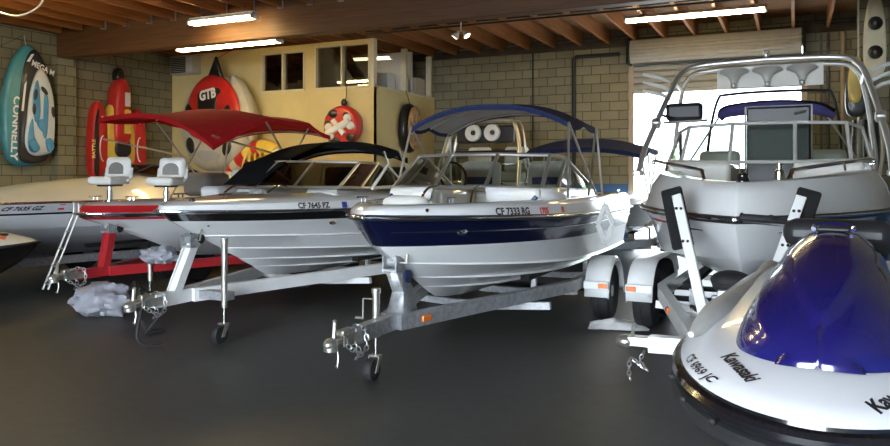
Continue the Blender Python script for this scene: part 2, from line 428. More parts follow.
t = struct(bpy.data.objects.new('window_3', None)); COL.objects.link(t); t.matrix_world = wall_frame((OX - .06, OY, 3.50), (0, 1, 0), (0, 0, 1))
for y in (.06, 1.45, 2.72): mb = MB(); mb.box((y, .5, 0), (.13 if y < .1 else .09, 1.0, .13)); mb.build('window_post', 'post_paint', t, bevel=.004)
mb = MB(); mb.box((1.45, 0, 0), (2.85, .04, .16)); mb.build('window_sill', 'post_paint', t)
mb = MB(); mb.beam([(-9.1, 13.85, 4.45), (-8.12, 13.95, 3.05)], .16, .2); o = tag(mb.build('brace_beam', 'dark_wood'), 'dark sloping timber brace behind the larger office window', 'beam')
# things on the office sill
def carton(label, x, y, z, s, rz, m='carton', g=None):
    t = thing('carton', label, 'box', (x, y, z), rz, g)
    mb = MB(); mb.box((0, 0, s[2] / 2), s); mb.build('box_body', m, t, bevel=.006)
    mb = MB(); mb.box((0, 0, s[2] + .002), (s[0] * .96, s[1] * .1, .004)); mb.build('tape', 'vinyl_grey', t)
carton('pale carton on the office floor nearest the open corner post', OX - .35, 15.0, 3.0, (.4, .35, .92), .1, 'room_white')
carton('small white carton in the open office side beside middle post', OX - .3, 14.42, 3.0, (.32, .3, .9), -.1, 'room_white')
carton('tan carton at the back end of the open office side', OX - .35, 15.72, 3.0, (.5, .55, .93), .05)
carton('low white carton behind left pane of small office window', -10.5, 14.0, 3.0, (.5, .4, .72), .1, 'room_white')
carton('white carton behind right pane of small office window', -10.02, 14.0, 3.0, (.36, .4, .78), -.1, 'room_white')
t = thing('picture_frame', 'white rectangular frame leaning inside open office side near corner post', 'frame', (OX - .42, 13.85, 3.515), R(20))
mb = MB(); rt = Matrix.Rotation(R(12), 3, 'Y')
for c, d in (((0, 0, .02), (.04, .6, .04)), ((0, 0, .36), (.04, .6, .04)), ((0, -.28, .19), (.04, .04, .38)), ((0, .28, .19), (.04, .04, .38))): mb.box(rt @ Vector(c), d, 0, rt)
mb.build('frame_border', 'white_paint', t); mb = MB(); mb.box(rt @ V(0, 0, .19), (.01, .54, .32), 0, rt); mb.build('frame_panel', 'black_plastic', t)
t = thing('shelf_base', 'low platform carrying the leaning frame in the office', 'shelf', (OX - .42, 13.85, 3.0)); mb = MB(); mb.box((0, 0, .25), (.4, .7, .5)); mb.build('shelf_box', 'room_white', t)
# air conditioner
t = thing('air_conditioner', 'small grey window air conditioner high on yellow office wall', 'air conditioner', mtx=wall_frame((-13.05, OY, 4.02), (1, 0, 0), (0, 0, 1)))
mb = MB(); mb.box((0, .2, .12), (.72, .42, .28)); mb.build('housing', 'interior_grey', t, bevel=.015)
mb = MB(); mb.box((-.1, .2, .265), (.46, .36, .012)); mb.build('grille', 'dark_steel', t)
mb = MB()
for i in range(8): mb.box((-.1, .05 + i * .043, .275), (.46, .010, .02))
mb.build('louvre', 'interior_grey', t); mb = MB(); mb.box((.25, .2, .265), (.17, .34, .012)); mb.build('control_panel', 'pale_grey_plastic', t)

# ------------------------------------------------------------------ lamps
def fluoro(label, x, y, z, ln, rz=0, tilt=0, em='tube_light'):
    t = thing('fluorescent_lamp', label, 'light', (x, y, z), rz, 'fluorescent strip lamps'); t.rotation_euler = (0, tilt, rz)
    mb = MB(); mb.box((0, 0, .05), (ln, .09, .05)); mb.prism([(-.11, .0), (.11, .0), (.05, .06), (-.05, .06)], -ln / 2, ln / 2, 0, Matrix(((0, 0, 1), (1, 0, 0), (0, 1, 0))))
    mb.build('lamp_housing', 'white_paint', t)
    for s in (-1, 1):
        mb = MB(); mb.tube([(-ln / 2 + .03, s * .055, -.028), (ln / 2 - .03, s * .055, -.028)], .02, 8); mb.build('lamp_tube', em, t)
    for s in (-1, 1): mb = MB(); mb.box((s * (ln / 2 - .015), 0, -.02), (.03, .2, .06)); mb.build('end_cap', 'white_paint', t)
    for s in (-1, 1): mb = MB(); mb.tube([(s * ln * .35, 0, .07), (s * ln * .35, 0, max(.1, JB - z + .02))], .006, 6); mb.build('hanger', 'dark_steel', t)
fluoro('long glowing strip lamp just under the big beam by yellow office', -9.50, 10.72, 4.05, 2.40)
fluoro('shorter glowing strip lamp on front of the big beam', -8.85, 9.85, 4.30, 1.40)
fluoro('glowing strip lamp below joists in front of the roller shutter', -1.58, 13.55, 4.44, 2.36)
fluoro('glowing strip lamp cut by top left corner of the picture', -11.0, 7.35, 4.40, 2.40)
lc = bpy.data.objects['fluorescent_lamp.003']
mb = MB(); mb.tube([V(p.x + .85, p.y, p.z) for p in spline([(.05, 0, .08), (.16, 0, -.04), (.12, 0, -.22), (-.12, 0, -.33), (-.5, .0, -.36), (-1.0, 0, -.2), (-1.1, 0, .05)], 6)], .014, 6); mb.build('cable_loop', 'white_paint', lc)
fluoro('faint strip lamp seen through the larger office window', -8.75, 14.55, 4.30, 1.1, R(8), 0, 'tube_dim')
t = thing('flood_lamp', 'small twin headed flood lamp hanging below the joists', 'light', (-5.42, 12.2, 4.5))
mb = MB(); mb.lathe([(.05, 0), (.05, -.03), (.015, -.04), (.012, -.28), (.0001, -.28)], seg=12); mb.build('lamp_base', 'white_paint', t)
for s in (-1, 1):
    rt = Matrix.Rotation(R(38 * s), 3, 'Y') @ Matrix.Rotation(R(-20), 3, 'X')
    mb = MB(); mb.lathe([(.02, .0), (.04, -.05), (.07, -.11), (.075, -.13)], (s * .04, 0, -.27), 'z', 14, 0, Matrix.Rotation(R(-40 * s), 3, 'Y')); hd = mb.build('lamp_head', 'white_paint', t)
    mb = MB(); mb.lathe([(.0001, -.14), (.05, -.138), (.07, -.12)], (s * .04, 0, -.27), 'z', 14, 0, Matrix.Rotation(R(-40 * s), 3, 'Y')); mb.build('lamp_bulb', 'flood_light', hd)

# ------------------------------------------------------------------ boats
def row(ym, xe, zs, ze, p=2., r=1.6, q=3., ysf=.93, t0=.45): return dict(ym=ym, xe=xe, zs=zs, ze=ze, p=p, r=r, q=q, ysf=ysf, t0=t0)
def rp_(rw, t, side=1):
    t = min(max(t, 0), 1)
    if t < rw['t0']: y = rw['ym'] * (rw['ysf'] + (1 - rw['ysf']) * math.sin(t / rw['t0'] * PI / 2))
    else: y = rw['ym'] * max(0., 1 - ((t - rw['t0']) / (1 - rw['t0'])) ** rw['p']) ** (1 / rw['r'])
    return V(t * rw['xe'], side * y, rw['zs'] + (rw['ze'] - rw['zs']) * t ** rw['q'])
def rx_(rw, x, side=1): return rp_(rw, x / rw['xe'], side)
TS = [1 - (1 - i / 34) ** 1.9 for i in range(35)]
def shell(rows, bands, both=True):
    """rows listed port side outermost first down to the centre line, mirrored to starboard; bands: material index between rows or fn(x)"""
    lines = [[rp_(r, t) for t in TS] for r in rows]
    mb = MB(); n = len(rows)
    def fm(i, j):
        b_ = bands[i] if i < n - 1 else bands[2 * n - 3 - i]
        return b_(lines[0][j].x) if callable(b_) else b_
    mir = [[V(p.x, -p.y, p.z) for p in l] for l in reversed(lines[:-1])]
    mb.grid(lines + mir, fmat=fm)
    st = [l[0] for l in lines + mir]; mb.ngon(st, bands[-1] if not callable(bands[-1]) else 0)
    return mb
def side_text(name, s, size, x0, v0, ra, rb, material, parent, side=1, bold=0., shear=0., spacing=1., lift=.005, on='deck'):
    """lettering on the side band between rows ra (low) and rb (high); starts at x0, v0 = height fraction"""
    ob = [c for c in parent.children if c.name.split('.')[0] == on][0]
    bv = BVHTree.FromPolygons([v.co.copy() for v in ob.data.vertices], [list(p.vertices) for p in ob.data.polygons])
    def fn(u, v):
        x = x0 - u if side > 0 else x0 + u
        a, b_ = rx_(ra, x, side), rx_(rb, x, side); h = (b_ - a).length
        p = a.lerp(b_, v0 + v / h); q, nn, _, _ = bv.find_nearest(p + V(0, side * .03, .01))
        if nn.y * side < 0: nn = -nn
        return q + nn * lift
    return text_obj(name, s, size, fn, material, parent, bold, shear, spacing)
def rbox(name, m, parent, c, d, bev=.03, rot=None):
    mb = MB(); mb.box(c, d, 0, rot); return mb.build(name, m, parent, bevel=bev)
def rail_tube(name, rows_pts, r, m, parent, seg=8, smooth=6):
    mb = MB(); mb.tube(spline(rows_pts, smooth) if smooth else rows_pts, r, seg); return mb.build(name, m, parent)
def rub_rail(parent, rw, r=.028, m1='black_plastic', m2='chrome'):
    for s in (1, -1):
        pts = [rp_(rw, t, s) + V(0, s * .008, 0) for t in TS]; pts[-1].x += .008
        mb = MB(); mb.tube(pts, r, 8); o = mb.build('rub_rail', m1, parent)
        mb = MB(); mb.tube([p + V(0, s * r * .75 if abs(p.y) > .1 else 0, .004) + V(r * .75 if abs(p.y) <= .3 else r * .3, 0, 0) for p in pts], r * .42, 6); mb.build('rail_insert', m2, o)
def windshield(parent, base, top, gm, r=.018, fm='chrome', wing_m=None):
    """port half, from the centre pillar outward; mirrored. Last point of base may equal last of top (pointed wing)."""
    fb = [V(p[0], p[1], p[2]) for p in base]; ft = [V(p[0], p[1], p[2]) for p in top]
    mirror = lambda l: [V(p.x, -p.y, p.z) for p in reversed(l)]
    B, T = mirror(fb) + fb, mirror(ft) + ft; n = len(B)
    mb = MB()
    for i in range(n - 1):
        if (T[i] - B[i]).length < 1e-3: mb.add([B[i], B[i + 1], T[i + 1]], [(0, 1, 2)])
        elif (T[i + 1] - B[i + 1]).length < 1e-3: mb.add([B[i], B[i + 1], T[i]], [(0, 1, 2)])
        else: mb.add([B[i], B[i + 1], T[i + 1], T[i]], [(0, 1, 2, 3)])
    g = mb.build('windshield', gm, parent, weld=False)
    mb = MB(); mb.tube(B, r, 8); mb.tube(T, r, 8); mb.build('windshield_frame', fm, parent)
    for i in range(n):
        if (T[i] - B[i]).length > 1e-3:
            mb = MB(); mb.tube([B[i], T[i]], r * 1.05, 8); mb.build('windshield_pillar', wing_m if (wing_m and i in (0, n - 1, 1, n - 2)) else fm, parent)
    return B, T
def bimini(parent, bows, poles, m_top, m_under, lip=.06, name='canopy', pm='aluminium', ns=4, pr=.013, warp=None):
    """bows: (x, half width, z at the ends, crown)"""
    secs = []
    k = len(bows)
    for i in range(k - 1):
        for j in range(ns if i < k - 2 else ns + 1):
            t = j / ns; a, b_ = bows[i], bows[i + 1]; e = t
            q = [a[c] + (b_[c] - a[c]) * e for c in range(4)]; q[2] -= .03 * math.sin(PI * t)
            secs.append(q)
    def section(q, dz, dl):
        out = []; x, hw, ze, cr = q
        for i in range(21):
            f = -1 + 2 * i / 20; out.append(V(x, hw * f, ze + cr * (1 - abs(f) ** 2.4) + dz))
        if dl: out = [V(x, -hw - .004, ze - lip)] + out + [V(x, hw + .004, ze - lip)]
        if warp: out = [warp(p) for p in out]
        return out
    mb = MB(); tops = [section(q, 0, True) for q in secs]
    f0 = [p + V(.012, 0, -lip if i not in (0, len(tops[0]) - 1) else 0) for i, p in enumerate(tops[-1])]; r0 = [p + V(-.012, 0, -lip if i not in (0, len(tops[0]) - 1) else 0) for i, p in enumerate(tops[0])]
    mb.grid([r0] + tops + [f0]); mb.grid([section(q, -.012, False) for q in secs], 1)
    mb.build(name, [m_top, m_under], parent, weld=False, sharp=60)
    for iq, q in enumerate(bows):
        q = (q[0] + (-.03 if iq == 0 else .03 if iq == k - 1 else 0), q[1] - .015, q[2], q[3]); mb = MB(); pts = [p + V(0, 0, -.03) for p in section(q, 0, False)]; mb.tube(pts, pr, 8); mb.build('canopy_bow', pm, parent)
    for p in poles:
        mb = MB(); mb.tube(p, pr, 8); mb.build('canopy_pole', pm, parent)
def both(pts): return [pts, [(p[0], -p[1], p[2]) for p in pts]]
def seat(parent, x, y, z, w=.5, d=.5, h=.55, m='vinyl_white', face=1, trim=None, name='helm_seat'):
    e = bpy.data.objects.new(name, None); COL.objects.link(e); e.parent = parent; e.location = (x, y, z); e.rotation_euler = (0, 0, 0 if face > 0 else PI)
    rbox('seat_cushion', m, e, (0, 0, .1), (d, w, .2), .05)
    rbox('seat_back', m, e, (-d / 2 + .05, 0, .2 + h / 2), (.14, w, h), .06, Matrix.Rotation(R(-6), 3, 'Y'))
    if trim: rbox('seat_trim', trim, e, (-d / 2 + .125, 0, .2 + h * .35), (.03, w * .7, h * .25), .012)
    rbox('seat_base', 'gel_white', e, (0, 0, -.2), (d * .7, w * .7, .4), .03)
    return e
def cleat(parent, p, m='chrome'):
    mb = MB(); p = Vector(p); mb.tube([p + V(-.03, 0, 0), p + V(-.03, 0, .035)], .008, 6); mb.tube([p + V(.03, 0, 0), p + V(.03, 0, .035)], .008, 6); mb.tube([p + V(-.09, 0, .04), p + V(.09, 0, .04)], [.006, .01], 6)
    return mb.build('cleat', m, parent)

# ---- trailers
def wheel(parent, x, y, r=.32, w=.21, s=1, rim='white_paint'):
    mb = MB(); mb.lathe([(r * .56, -w * .42), (r * .80, -w * .5), (r * .95, -w * .47), (r, -w * .34), (r, -.012), (r - .012, -.010), (r - .012, .010), (r, .012), (r, w * .34), (r * .95, w * .47), (r * .80, w * .5), (r * .56, w * .42)], (0, 0, 0), 'y', 36)
    t = mb.build('wheel', 'rubber', parent, loc=(x, y, r)); e = s * w * .36
    mb = MB(); mb.lathe([(r * .60, -w * .40), (r * .57, s * 0), (r * .60, w * .40)], (0, 0, 0), 'y', 28)
    mb.lathe([(r * .57, e), (r * .50, e), (r * .46, e - s * .03), (r * .24, e - s * .02), (r * .20, e + s * .015), (.0001, e + s * .02)], (0, 0, 0), 'y', 28)
    mb.build('wheel_rim', rim, t)
    for k in range(5):
        a = 2 * PI * k / 5; mb = MB(); mb.lathe([(.012, e - s * .02), (.012, e + s * .012), (.0001, e + s * .014)], (r * .34 * math.cos(a), 0, r * .34 * math.sin(a)), 'y', 6); mb.build('lug_nut', 'chrome', t)
    return t
def fender(parent, xs, y, r=.32, w=.27, m='white_paint', s=1, front=.30):
    x0, x1 = min(xs), max(xs); R_ = r + .075; zc = r
    prof = [(x1 + R_ + .01, front), (x1 + R_ + .01, front + .12)]
    for i in range(9): a = R(10 * i + 5); prof.append((x1 + R_ * math.cos(a), zc + R_ * math.sin(a)))
    for i in range(9): a = R(95 + 10 * i); prof.append((x0 + R_ * math.cos(a), zc + R_ * math.sin(a)))
    prof += [(x0 - R_ - .01, front)]
    mb = MB(); yi, yo = y - s * w / 2, y + s * w / 2
    mb.grid([[(px, yi, pz) for px, pz in prof], [(px, yo - s * .02, pz) for px, pz in prof], [(px, yo, pz - .02) for px, pz in prof], [(px, yo, pz - .055) for px, pz in prof]])
    f = mb.build('fender', m, parent, solid=.006)
    mb = MB(); mb.box((x1 + R_ + .012, y, front + .13), (.05, w + .01, .09)); mb.build('light_step', m, f, bevel=.012)
    mb = MB(); mb.box((x1 + R_ + .042, y + s * w * .28, front + .13), (.018, .10, .05)); mb.build('marker_light', 'orange_lens', f, bevel=.006)
    return f
def jack(parent, x, y, top, low=.06, m='zinc', crank=True, wheel_r=.09, fx=.07):
    e = bpy.data.objects.new('jack', None); COL.objects.link(e); e.parent = parent
    mb = MB(); mb.lathe([(.03, .34), (.03, top - .04), (.038, top - .04), (.038, top), (.0001, top + .005)], (x, y, 0), 'z', 16); mb.build('jack_tube', m, e)
    mb = MB(); mb.lathe([(.022, wheel_r + .03), (.022, .4)], (x, y, 0), 'z', 12); mb.build('jack_leg', 'chrome', e)
    mb = MB()
    for s in (-1, 1): mb.prism([(x - .02, wheel_r + .10), (x + .035, wheel_r + .10), (x + fx + .02, wheel_r - .02), (x + fx - .02, wheel_r - .02)], y + s * .045 - .004, y + s * .045 + .004, 0, Matrix(((1, 0, 0), (0, 0, 1), (0, 1, 0))))
    mb.box((x + .01, y, wheel_r + .1), (.06, .09, .012)); mb.build('jack_fork', m, e)
    mb = MB(); mb.lathe([(wheel_r * .4, -.035), (wheel_r * .92, -.035), (wheel_r, -.02), (wheel_r, .02), (wheel_r * .92, .035), (wheel_r * .4, .035)], (x + fx, y, wheel_r + .002), 'y', 24); wj = mb.build('jack_wheel', 'rubber', e)
    mb = MB(); mb.lathe([(.0001, -.03), (wheel_r * .45, -.028), (wheel_r * .45, .028), (.0001, .03)], (x + fx, y, wheel_r + .002), 'y', 16); mb.build('jack_hub', 'dark_steel', wj)
    if crank:
        mb = MB(); mb.tube([(x, y - .03, top - .09), (x, y - .12, top - .09), (x + .005, y - .12, top - .25)], .008, 6); mb.build('jack_crank', m, e)
        mb = MB(); mb.tube([(x + .005, y - .12, top - .25), (x + .005, y - .19, top - .25)], .012, 8); mb.build('crank_grip', 'zinc', e)
    return e
def chain(parent, pts, r=.016, m='chain_steel'):
    pts = spline(pts, 10); L_ = 0; acc = [0]
    for a, b_ in zip(pts, pts[1:]): L_ += (b_ - a).length; acc.append(L_)
    mb = MB(); n = max(4, int(L_ / (r * 2.3)))
    for i in range(n):
        d = L_ * (i + .5) / n; j = max(q for q in range(len(acc)) if acc[q] <= d); j = min(j, len(pts) - 2)
        t = (pts[j + 1] - pts[j]).normalized(); c = pts[j].lerp(pts[j + 1], (d - acc[j]) / max(1e-6, acc[j + 1] - acc[j]))
        a = t.orthogonal().normalized(); a = Matrix.Rotation(R(90 * (i % 2) + 15), 3, t) @ a
        mb.tube([c + t * (r * 1.6 * math.cos(q)) + a * (r * math.sin(q)) for q in [2 * PI * w / 8 for w in range(8)]], r * .33, 5, closed=True)
    return mb.build('safety_chain', m, parent)
def coupler(parent, x, z, m='zinc'):
    e = bpy.data.objects.new('coupler', None); COL.objects.link(e); e.parent = parent
    mb = MB(); mb.grid([[(x - .30, -.045, z + .035), (x - .30, .045, z + .035)], [(x - .1, -.045, z + .035), (x - .1, .045, z + .035)], [(x - .03, -.05, z + .02), (x - .03, .05, z + .02)]]);
    mb.box((x - .2, -.045, z), (.24, .008, .075)); mb.box((x - .2, .045, z), (.24, .008, .075)); mb.build('coupler_body', m, e, solid=.006)
    mb = MB(); mb.ell((x + .02, 0, z), (.065, .05, .042), 16, 8); mb.lathe([(.05, -.05), (.052, -.03), (.05, 0)], (x + .02, 0, z), 'z', 16); mb.build('ball_socket', m, e)
    mb = MB(); mb.tube([(x - .02, 0, z + .03), (x - .03, 0, z + .15)], .016, 8); mb.ell((x - .03, 0, z + .15), (.02, .02, .016), 10, 6); mb.build('latch_lever', m, e)
    mb = MB(); mb.box((x - .17, 0, z + .055), (.16, .07, .04)); mb.build('latch_plate', m, e, bevel=.01)
    return e
def winch_post(parent, xb, xt, z0, zt, m, roller, rm='vinyl_navy', lean=.06, slim=False):
    e = bpy.data.objects.new('winch_post', None); COL.objects.link(e); e.parent = parent
    mb = MB()
    if slim:
        for s in (1, -1): mb.beam([(xb, s * .05, z0), (xt, s * .05, zt + .04)], .09, .012, up=(0, 1, 0))
        mb.beam([(xb, 0, z0), (xt, 0, zt)], .06, .1, up=(0, 1, 0))
    else:
     for s in (1, -1): mb.grid([[(xb + .13, s * .075, z0), (xb - .12, s * .075, z0)], [(xb + .08, s * .05, (z0 + zt) / 2), (xb - .10, s * .05, (z0 + zt) / 2)], [(xt + .06, s * .045, zt), (xt - .08, s * .045, zt)]])
    if not slim: mb.grid([[(xb + .13, -.075, z0), (xb + .13, .075, z0)], [(xb + .08, -.05, (z0 + zt) / 2), (xb + .08, .05, (z0 + zt) / 2)], [(xt + .06, -.045, zt), (xt + .06, .045, zt)]])
    mb.build('post_plate', m, e, solid=0 if slim else .008)
    mb = MB(); mb.beam([(xt + .02, 0, zt - .03), (roller[0] + .05, 0, roller[1])], .07, .06); mb.build('roller_arm', m, e)
    mb = MB(); mb.lathe([(.02, -.07), (.055, -.065), (.045, -.02), (.04, 0), (.045, .02), (.055, .065), (.02, .07)], (roller[0], 0, roller[1]), 'y', 20); mb.build('bow_roller', rm, e)
    mb = MB(); mb.box((xt + .01, 0, zt + .01), (.16, .11, .02)); mb.lathe([(.07, -.05), (.072, -.045), (.035, -.04), (.035, .04), (.072, .045), (.07, .05)], (xt + .02, 0, zt + .07), 'y', 18); mb.box((xt + .02, -.06, zt + .06), (.13, .012, .13)); mb.box((xt + .02, .06, zt + .06), (.13, .012, .13)); wn = mb.build('winch', 'galvanised', e)
    mb = MB(); mb.tube([(xt + .02, .06, zt + .07), (xt + .02, .12, zt + .07), (xt - .02, .12, zt + .22)], .009, 8); mb.build('winch_handle', 'zinc', wn)
    mb = MB(); mb.tube([(xt - .02, .12, zt + .22), (xt - .02, .21, zt + .22)], .014, 8); mb.build('handle_grip', 'black_plastic', wn)
    return e
def trailer(label, X, Ys, P, yaw=0):
    t = thing('boat_trailer', label, 'trailer', (X, Ys, 0), R(-90) + yaw, 'boat trailers')
    z, m = P.get('z', .47), P['m']; hw = P.get('hw', .78); ax = P['apex']; wx = P['wide']; rx = P.get('rear', .1)
    w, h = P.get('w', .075), P.get('h', .11)
    if P.get('tongue'):
        mb = MB(); mb.beam([(P['coupler'] - .25, 0, z), (ax - .15, 0, z)], w * 1.15, h); mb.build('tongue', m, t)
        coupler(t, P['coupler'], z + P.get('cz', 0), P.get('cm', 'zinc'))
        chain(t, [(P['coupler'] - .22, .05, z - .03), (P['coupler'] - .2, .1, z - .10), (P['coupler'] - .1, .06, z - .02), (P['coupler'] - .2, .02, z + .07), (P['coupler'] - .32, .06, z + .06), (P['coupler'] - .3, .1, z - .08), (P['coupler'] - .18, .08, z - .14)])
        mb = MB(); mb.tube([(P['coupler'] - .02, .03, z - .05), (P['coupler'] - .02, .035, z - .1), (P['coupler'] - .0, .04, z - .17), (P['coupler'] + .02, .04, z - .15)], .006, 6); mb.build('chain_hook', 'zinc', t)
    for s in (1, -1):
        mb = MB(); mb.beam([(ax, s * P.get('ay', .05), z), (wx + .25, s * (hw - .06), z), (wx, s * hw, z), (rx, s * hw, z)], w, h); fr = mb.build('frame_rail', m, t)
        if P.get('marker', True):
            q = P.get('mk', .16); a, b_ = V(ax, s * P.get('ay', .05), z), V(wx + .25, s * (hw - .06), z); c = a.lerp(b_, q); d = (b_ - a).normalized(); sd = V(0, 0, 1).cross(d) * (-s)
            if sd.y * s < 0: sd = -sd
            rt = Matrix.Rotation(math.atan2(d.y, d.x), 3, 'Z'); mb = MB(); mb.box(c + sd * (w / 2 + .012), (.10, .022, .05), 0, rt); mb.build('marker_light', 'orange_lens', fr, bevel=.006)
        for xa in P['axles']: wheel(t, xa, s * P['wy'], P.get('wr', .32), .2, s)
        fender(t, P['axles'], s * P['wy'], P.get('wr', .32), .27, P.get('fm', 'white_paint'), s, P.get('fz', .30))
        bz = P.get('bunk', .56); by = P.get('by', .48)
        mb = MB(); mb.beam([(rx, s * by, bz), (P.get('bx', 2.6), s * by, bz), ], .09, .05); mb.build('bunk', 'black_carpet', t)
        for xq in (rx + .4, P.get('bx', 2.6) - .3): mb = MB(); mb.box((xq, s * by, (bz + z) / 2 - .06), (.05, .05, bz - z + .08)); mb.build('bunk_bracket', 'galvanised', t)
    for xq in P.get('cross', (.6, 2.2)):
        mb = MB(); mb.beam([(xq, -hw, z - .09), (xq, -.25, z - .13), (xq, .25, z - .13), (xq, hw, z - .09)], .07, .06, up=(1, 0, 0)); mb.build('crossmember', m, t)
    for xa in P['axles']: mb = MB(); mb.tube([(xa, -P['wy'], P.get('wr', .32)), (xa, P['wy'], P.get('wr', .32))], .03, 8); mb.build('axle', 'dark_steel', t)
    if P.get('jack'): jack(t, *P['jack'])
    if P.get('post'): winch_post(t, *P['post'])
    return t

def boat(name, label, X, Ys, yaw=0, cat='boat', group='boats on trailers'):
    return thing(name, label, cat, (X, Ys, 0), R(-90) + yaw, group)

# ================= navy and white bowrider in the middle
A = boat('bowrider_boat', 'navy and white open bow boat on grey trailer under navy canopy', -2.95, 10.0)
aR = row(1.06, 5.17, 1.22, 1.315, 2.05, 1.30, 2)
hr = [aR, row(1.05, 5.12, 1.185, 1.262, 2.05, 1.29, 2), row(1.01, 4.92, 1.00, 1.075, 2.0, 1.26, 2), row(1.0, 4.90, .985, 1.055, 2.0, 1.25, 2),
      row(.955, 4.66, .765, .925, 1.9, 1.22, 2.5), row(.972, 4.655, .735, .915, 1.9, 1.22, 2.5), row(.935, 4.65, .728, .91, 1.9, 1.22, 2.5), row(.67, 4.40, .632, .775, 1.8, 1.16, 3), row(.686, 4.395, .604, .767, 1.8, 1.16, 3), row(.65, 4.39, .598, .763, 1.8, 1.16, 3),
      row(.40, 4.20, .550, .665, 1.7, 1.1, 4), row(.414, 4.195, .524, .658, 1.7, 1.1, 4), row(.38, 4.19, .518, .654, 1.7, 1.1, 4), row(0, 3.95, .44, .54, q=7)]
shell(hr, [0, 0] + [1] * 11).build('hull', ['gel_navy', 'gel_white'], A, sharp=24)
aD = row(1.035, 5.15, 1.365, 1.365, 2.05, 1.31, 2); aT = row(.99, 5.09, 1.40, 1.395, 2.05, 1.34, 2)
dr = [aR, aD, aT, row(.92, 4.99, 1.405, 1.405, 2.1, 1.38, 2), row(.80, 4.80, 1.41, 1.405, 2.1, 1.5, 2), row(.775, 4.76, 1.385, 1.38, 2.1, 1.5, 2), row(.66, 4.45, 1.0, 1.05, 2.1, 1.5, 2), row(0, 4.4, 1.0, 1.05, q=2)]
shell(dr, [0, 0, 0, 0, 0, 0, 1]).build('deck', ['gel_white', 'gel_cream'], A, sharp=40)
rub_rail(A, aR, .024, 'black_plastic', 'chrome')
mbp = MB()
for s in (1, -1):                                     # thin silver pinstripe on the navy side
    pts = [rp_(hr[1], t, s).lerp(rx_(hr[2], min(rp_(hr[1], t).x, 4.96), s), .35) + V(0, s * .006, 0) for t in TS[:-5]]
    m_ = MB(); m_.tube(pts, .005, 5); m_.build('pinstripe', 'chrome', A)
for s in (1, -1):
    rbox('console', 'gel_white', A, (2.75, s * .52, 1.24), (.95, .46, .50), .05)
    rbox('bow_backrest', 'vinyl_white', A, (3.30, s * .55, 1.37), (.13, .50, .30), .04, Matrix.Rotation(R(8), 3, 'Y'))
    rbox('bow_cushion', 'vinyl_white', A, (3.62, s * .42, 1.20), (.75, .36, .14), .05)
    rbox('bow_seat_base', 'gel_white', A, (3.62, s * .42, 1.07), (.72, .34, .16), .02)
    mb = MB(); a = [V(3.375, s * .78, 1.44), V(3.375, s * .55, 1.30), V(3.375, s * .32, 1.44)]; mb.tube([a[0], V(3.39, s * .66, 1.31), V(3.39, s * .44, 1.31), a[2]], .022, 6); mb.build('seat_trim', 'vinyl_navy', A)
    rail_tube('grab_rail', [(3.05, s * .18, 1.52), (3.55, s * .24, 1.52), (3.72, s * .26, 1.38), (3.72, s * .27, 1.14)], .013, 'chrome', A)
    cleat(A, (4.5, s * .42, 1.41)); cleat(A, (.5, s * .93, 1.40))
rbox('bow_pad', 'vinyl_white', A, (4.50, 0, 1.30), (.2, .44, .34), .09)
seat(A, 2.0, .42, 1.25, .50, .45, .35, 'vinyl_white', 1, 'vinyl_navy'); seat(A, 2.0, -.42, 1.25, .50, .45, .35, 'vinyl_white', 1, 'vinyl_navy')
rbox('rear_bench', 'vinyl_white', A, (.75, 0, 1.16), (.8, 1.5, .5), .07)
mb = MB(); mb.tube([V(2.45, -.5, 1.62) + V(.05 * math.sin(q), .16 * math.cos(q), .16 * math.sin(q)) for q in [2 * PI * i / 20 for i in range(20)]], .014, 8, closed=True); mb.build('steering_wheel', 'black_plastic', A)
windshield(A, [(3.40, .27, 1.52), (3.28, .80, 1.51), (2.95, .86, 1.50), (1.55, .88, 1.46)], [(3.02, .26, 1.85), (2.82, .74, 1.84), (2.50, .80, 1.82), (1.55, .88, 1.46)], 'windshield_glass', .02, 'aluminium')
sk = [V(3.40, .27, 1.52), V(3.28, .80, 1.51), V(2.95, .86, 1.50), V(1.55, .88, 1.46)]
for s in (1, -1): mb = MB(); mb.grid([[V(p.x + .012, s * (p.y + .01), p.z) for p in sk], [V(p.x + .03, s * (p.y + .035), 1.385) for p in sk]]); mb.build('windshield_base', 'gel_white', A, solid=.02)
bimini(A, [(2.70, .90, 2.17, .22), (2.2, .92, 2.21, .22), (1.62, .92, 2.17, .22)],
       both([(2.70, .9, 2.17), (2.95, .96, 1.42)]) + both([(2.70, .9, 2.17), (1.72, .94, 1.42)]) + both([(1.62, .92, 2.17), (1.50, .96, 1.40)]) + both([(1.66, .92, 2.17), (2.1, .95, 1.42)]), 'canvas_navy', 'canvas_grey', .055)
side_text('registration_number', 'CF 7333 RG', .085, 4.20, .24, aR, aD, 'ink_black', A, 1, .003)
side_text('registration_sticker', '1705', .075, 3.62, .25, aR, aD, 'ink_red', A, 1, .004)
def panel_on(name, m, parent, x0, x1, f0, f1, ra, rb, side=1, lift=.004):
    pts = []
    for x, f in ((x0, f0), (x1, f0), (x1, f1), (x0, f1)):
        a, b_ = rx_(ra, x, side), rx_(rb, x, side); pts.append(a.lerp(b_, f) + V(0, side * lift, 0))
    mb = MB(); mb.ngon(pts); return mb.build(name, m, parent)
panel_on('decal', 'ink_orange', A, 3.22, 3.16, .3, .8, aR, aD)
mb = MB(); q0 = rx_(hr[1], 4.45, 1).lerp(rx_(hr[2], 4.45, 1), .35); mb.ell(q0, (.05, .012, .035), 12, 6, rot=Matrix.Rotation(R(-38), 3, 'Z')); mb.build('hull_vent', 'chrome', A)
for q, (xx, ff) in enumerate(((4.78, .6),)):
    mb = MB(); mb.ell(rx_(aR, xx).lerp(rx_(aT, xx), ff), (.03, .02, .02), 10, 6); mb.build('bow_light', 'chrome', A)
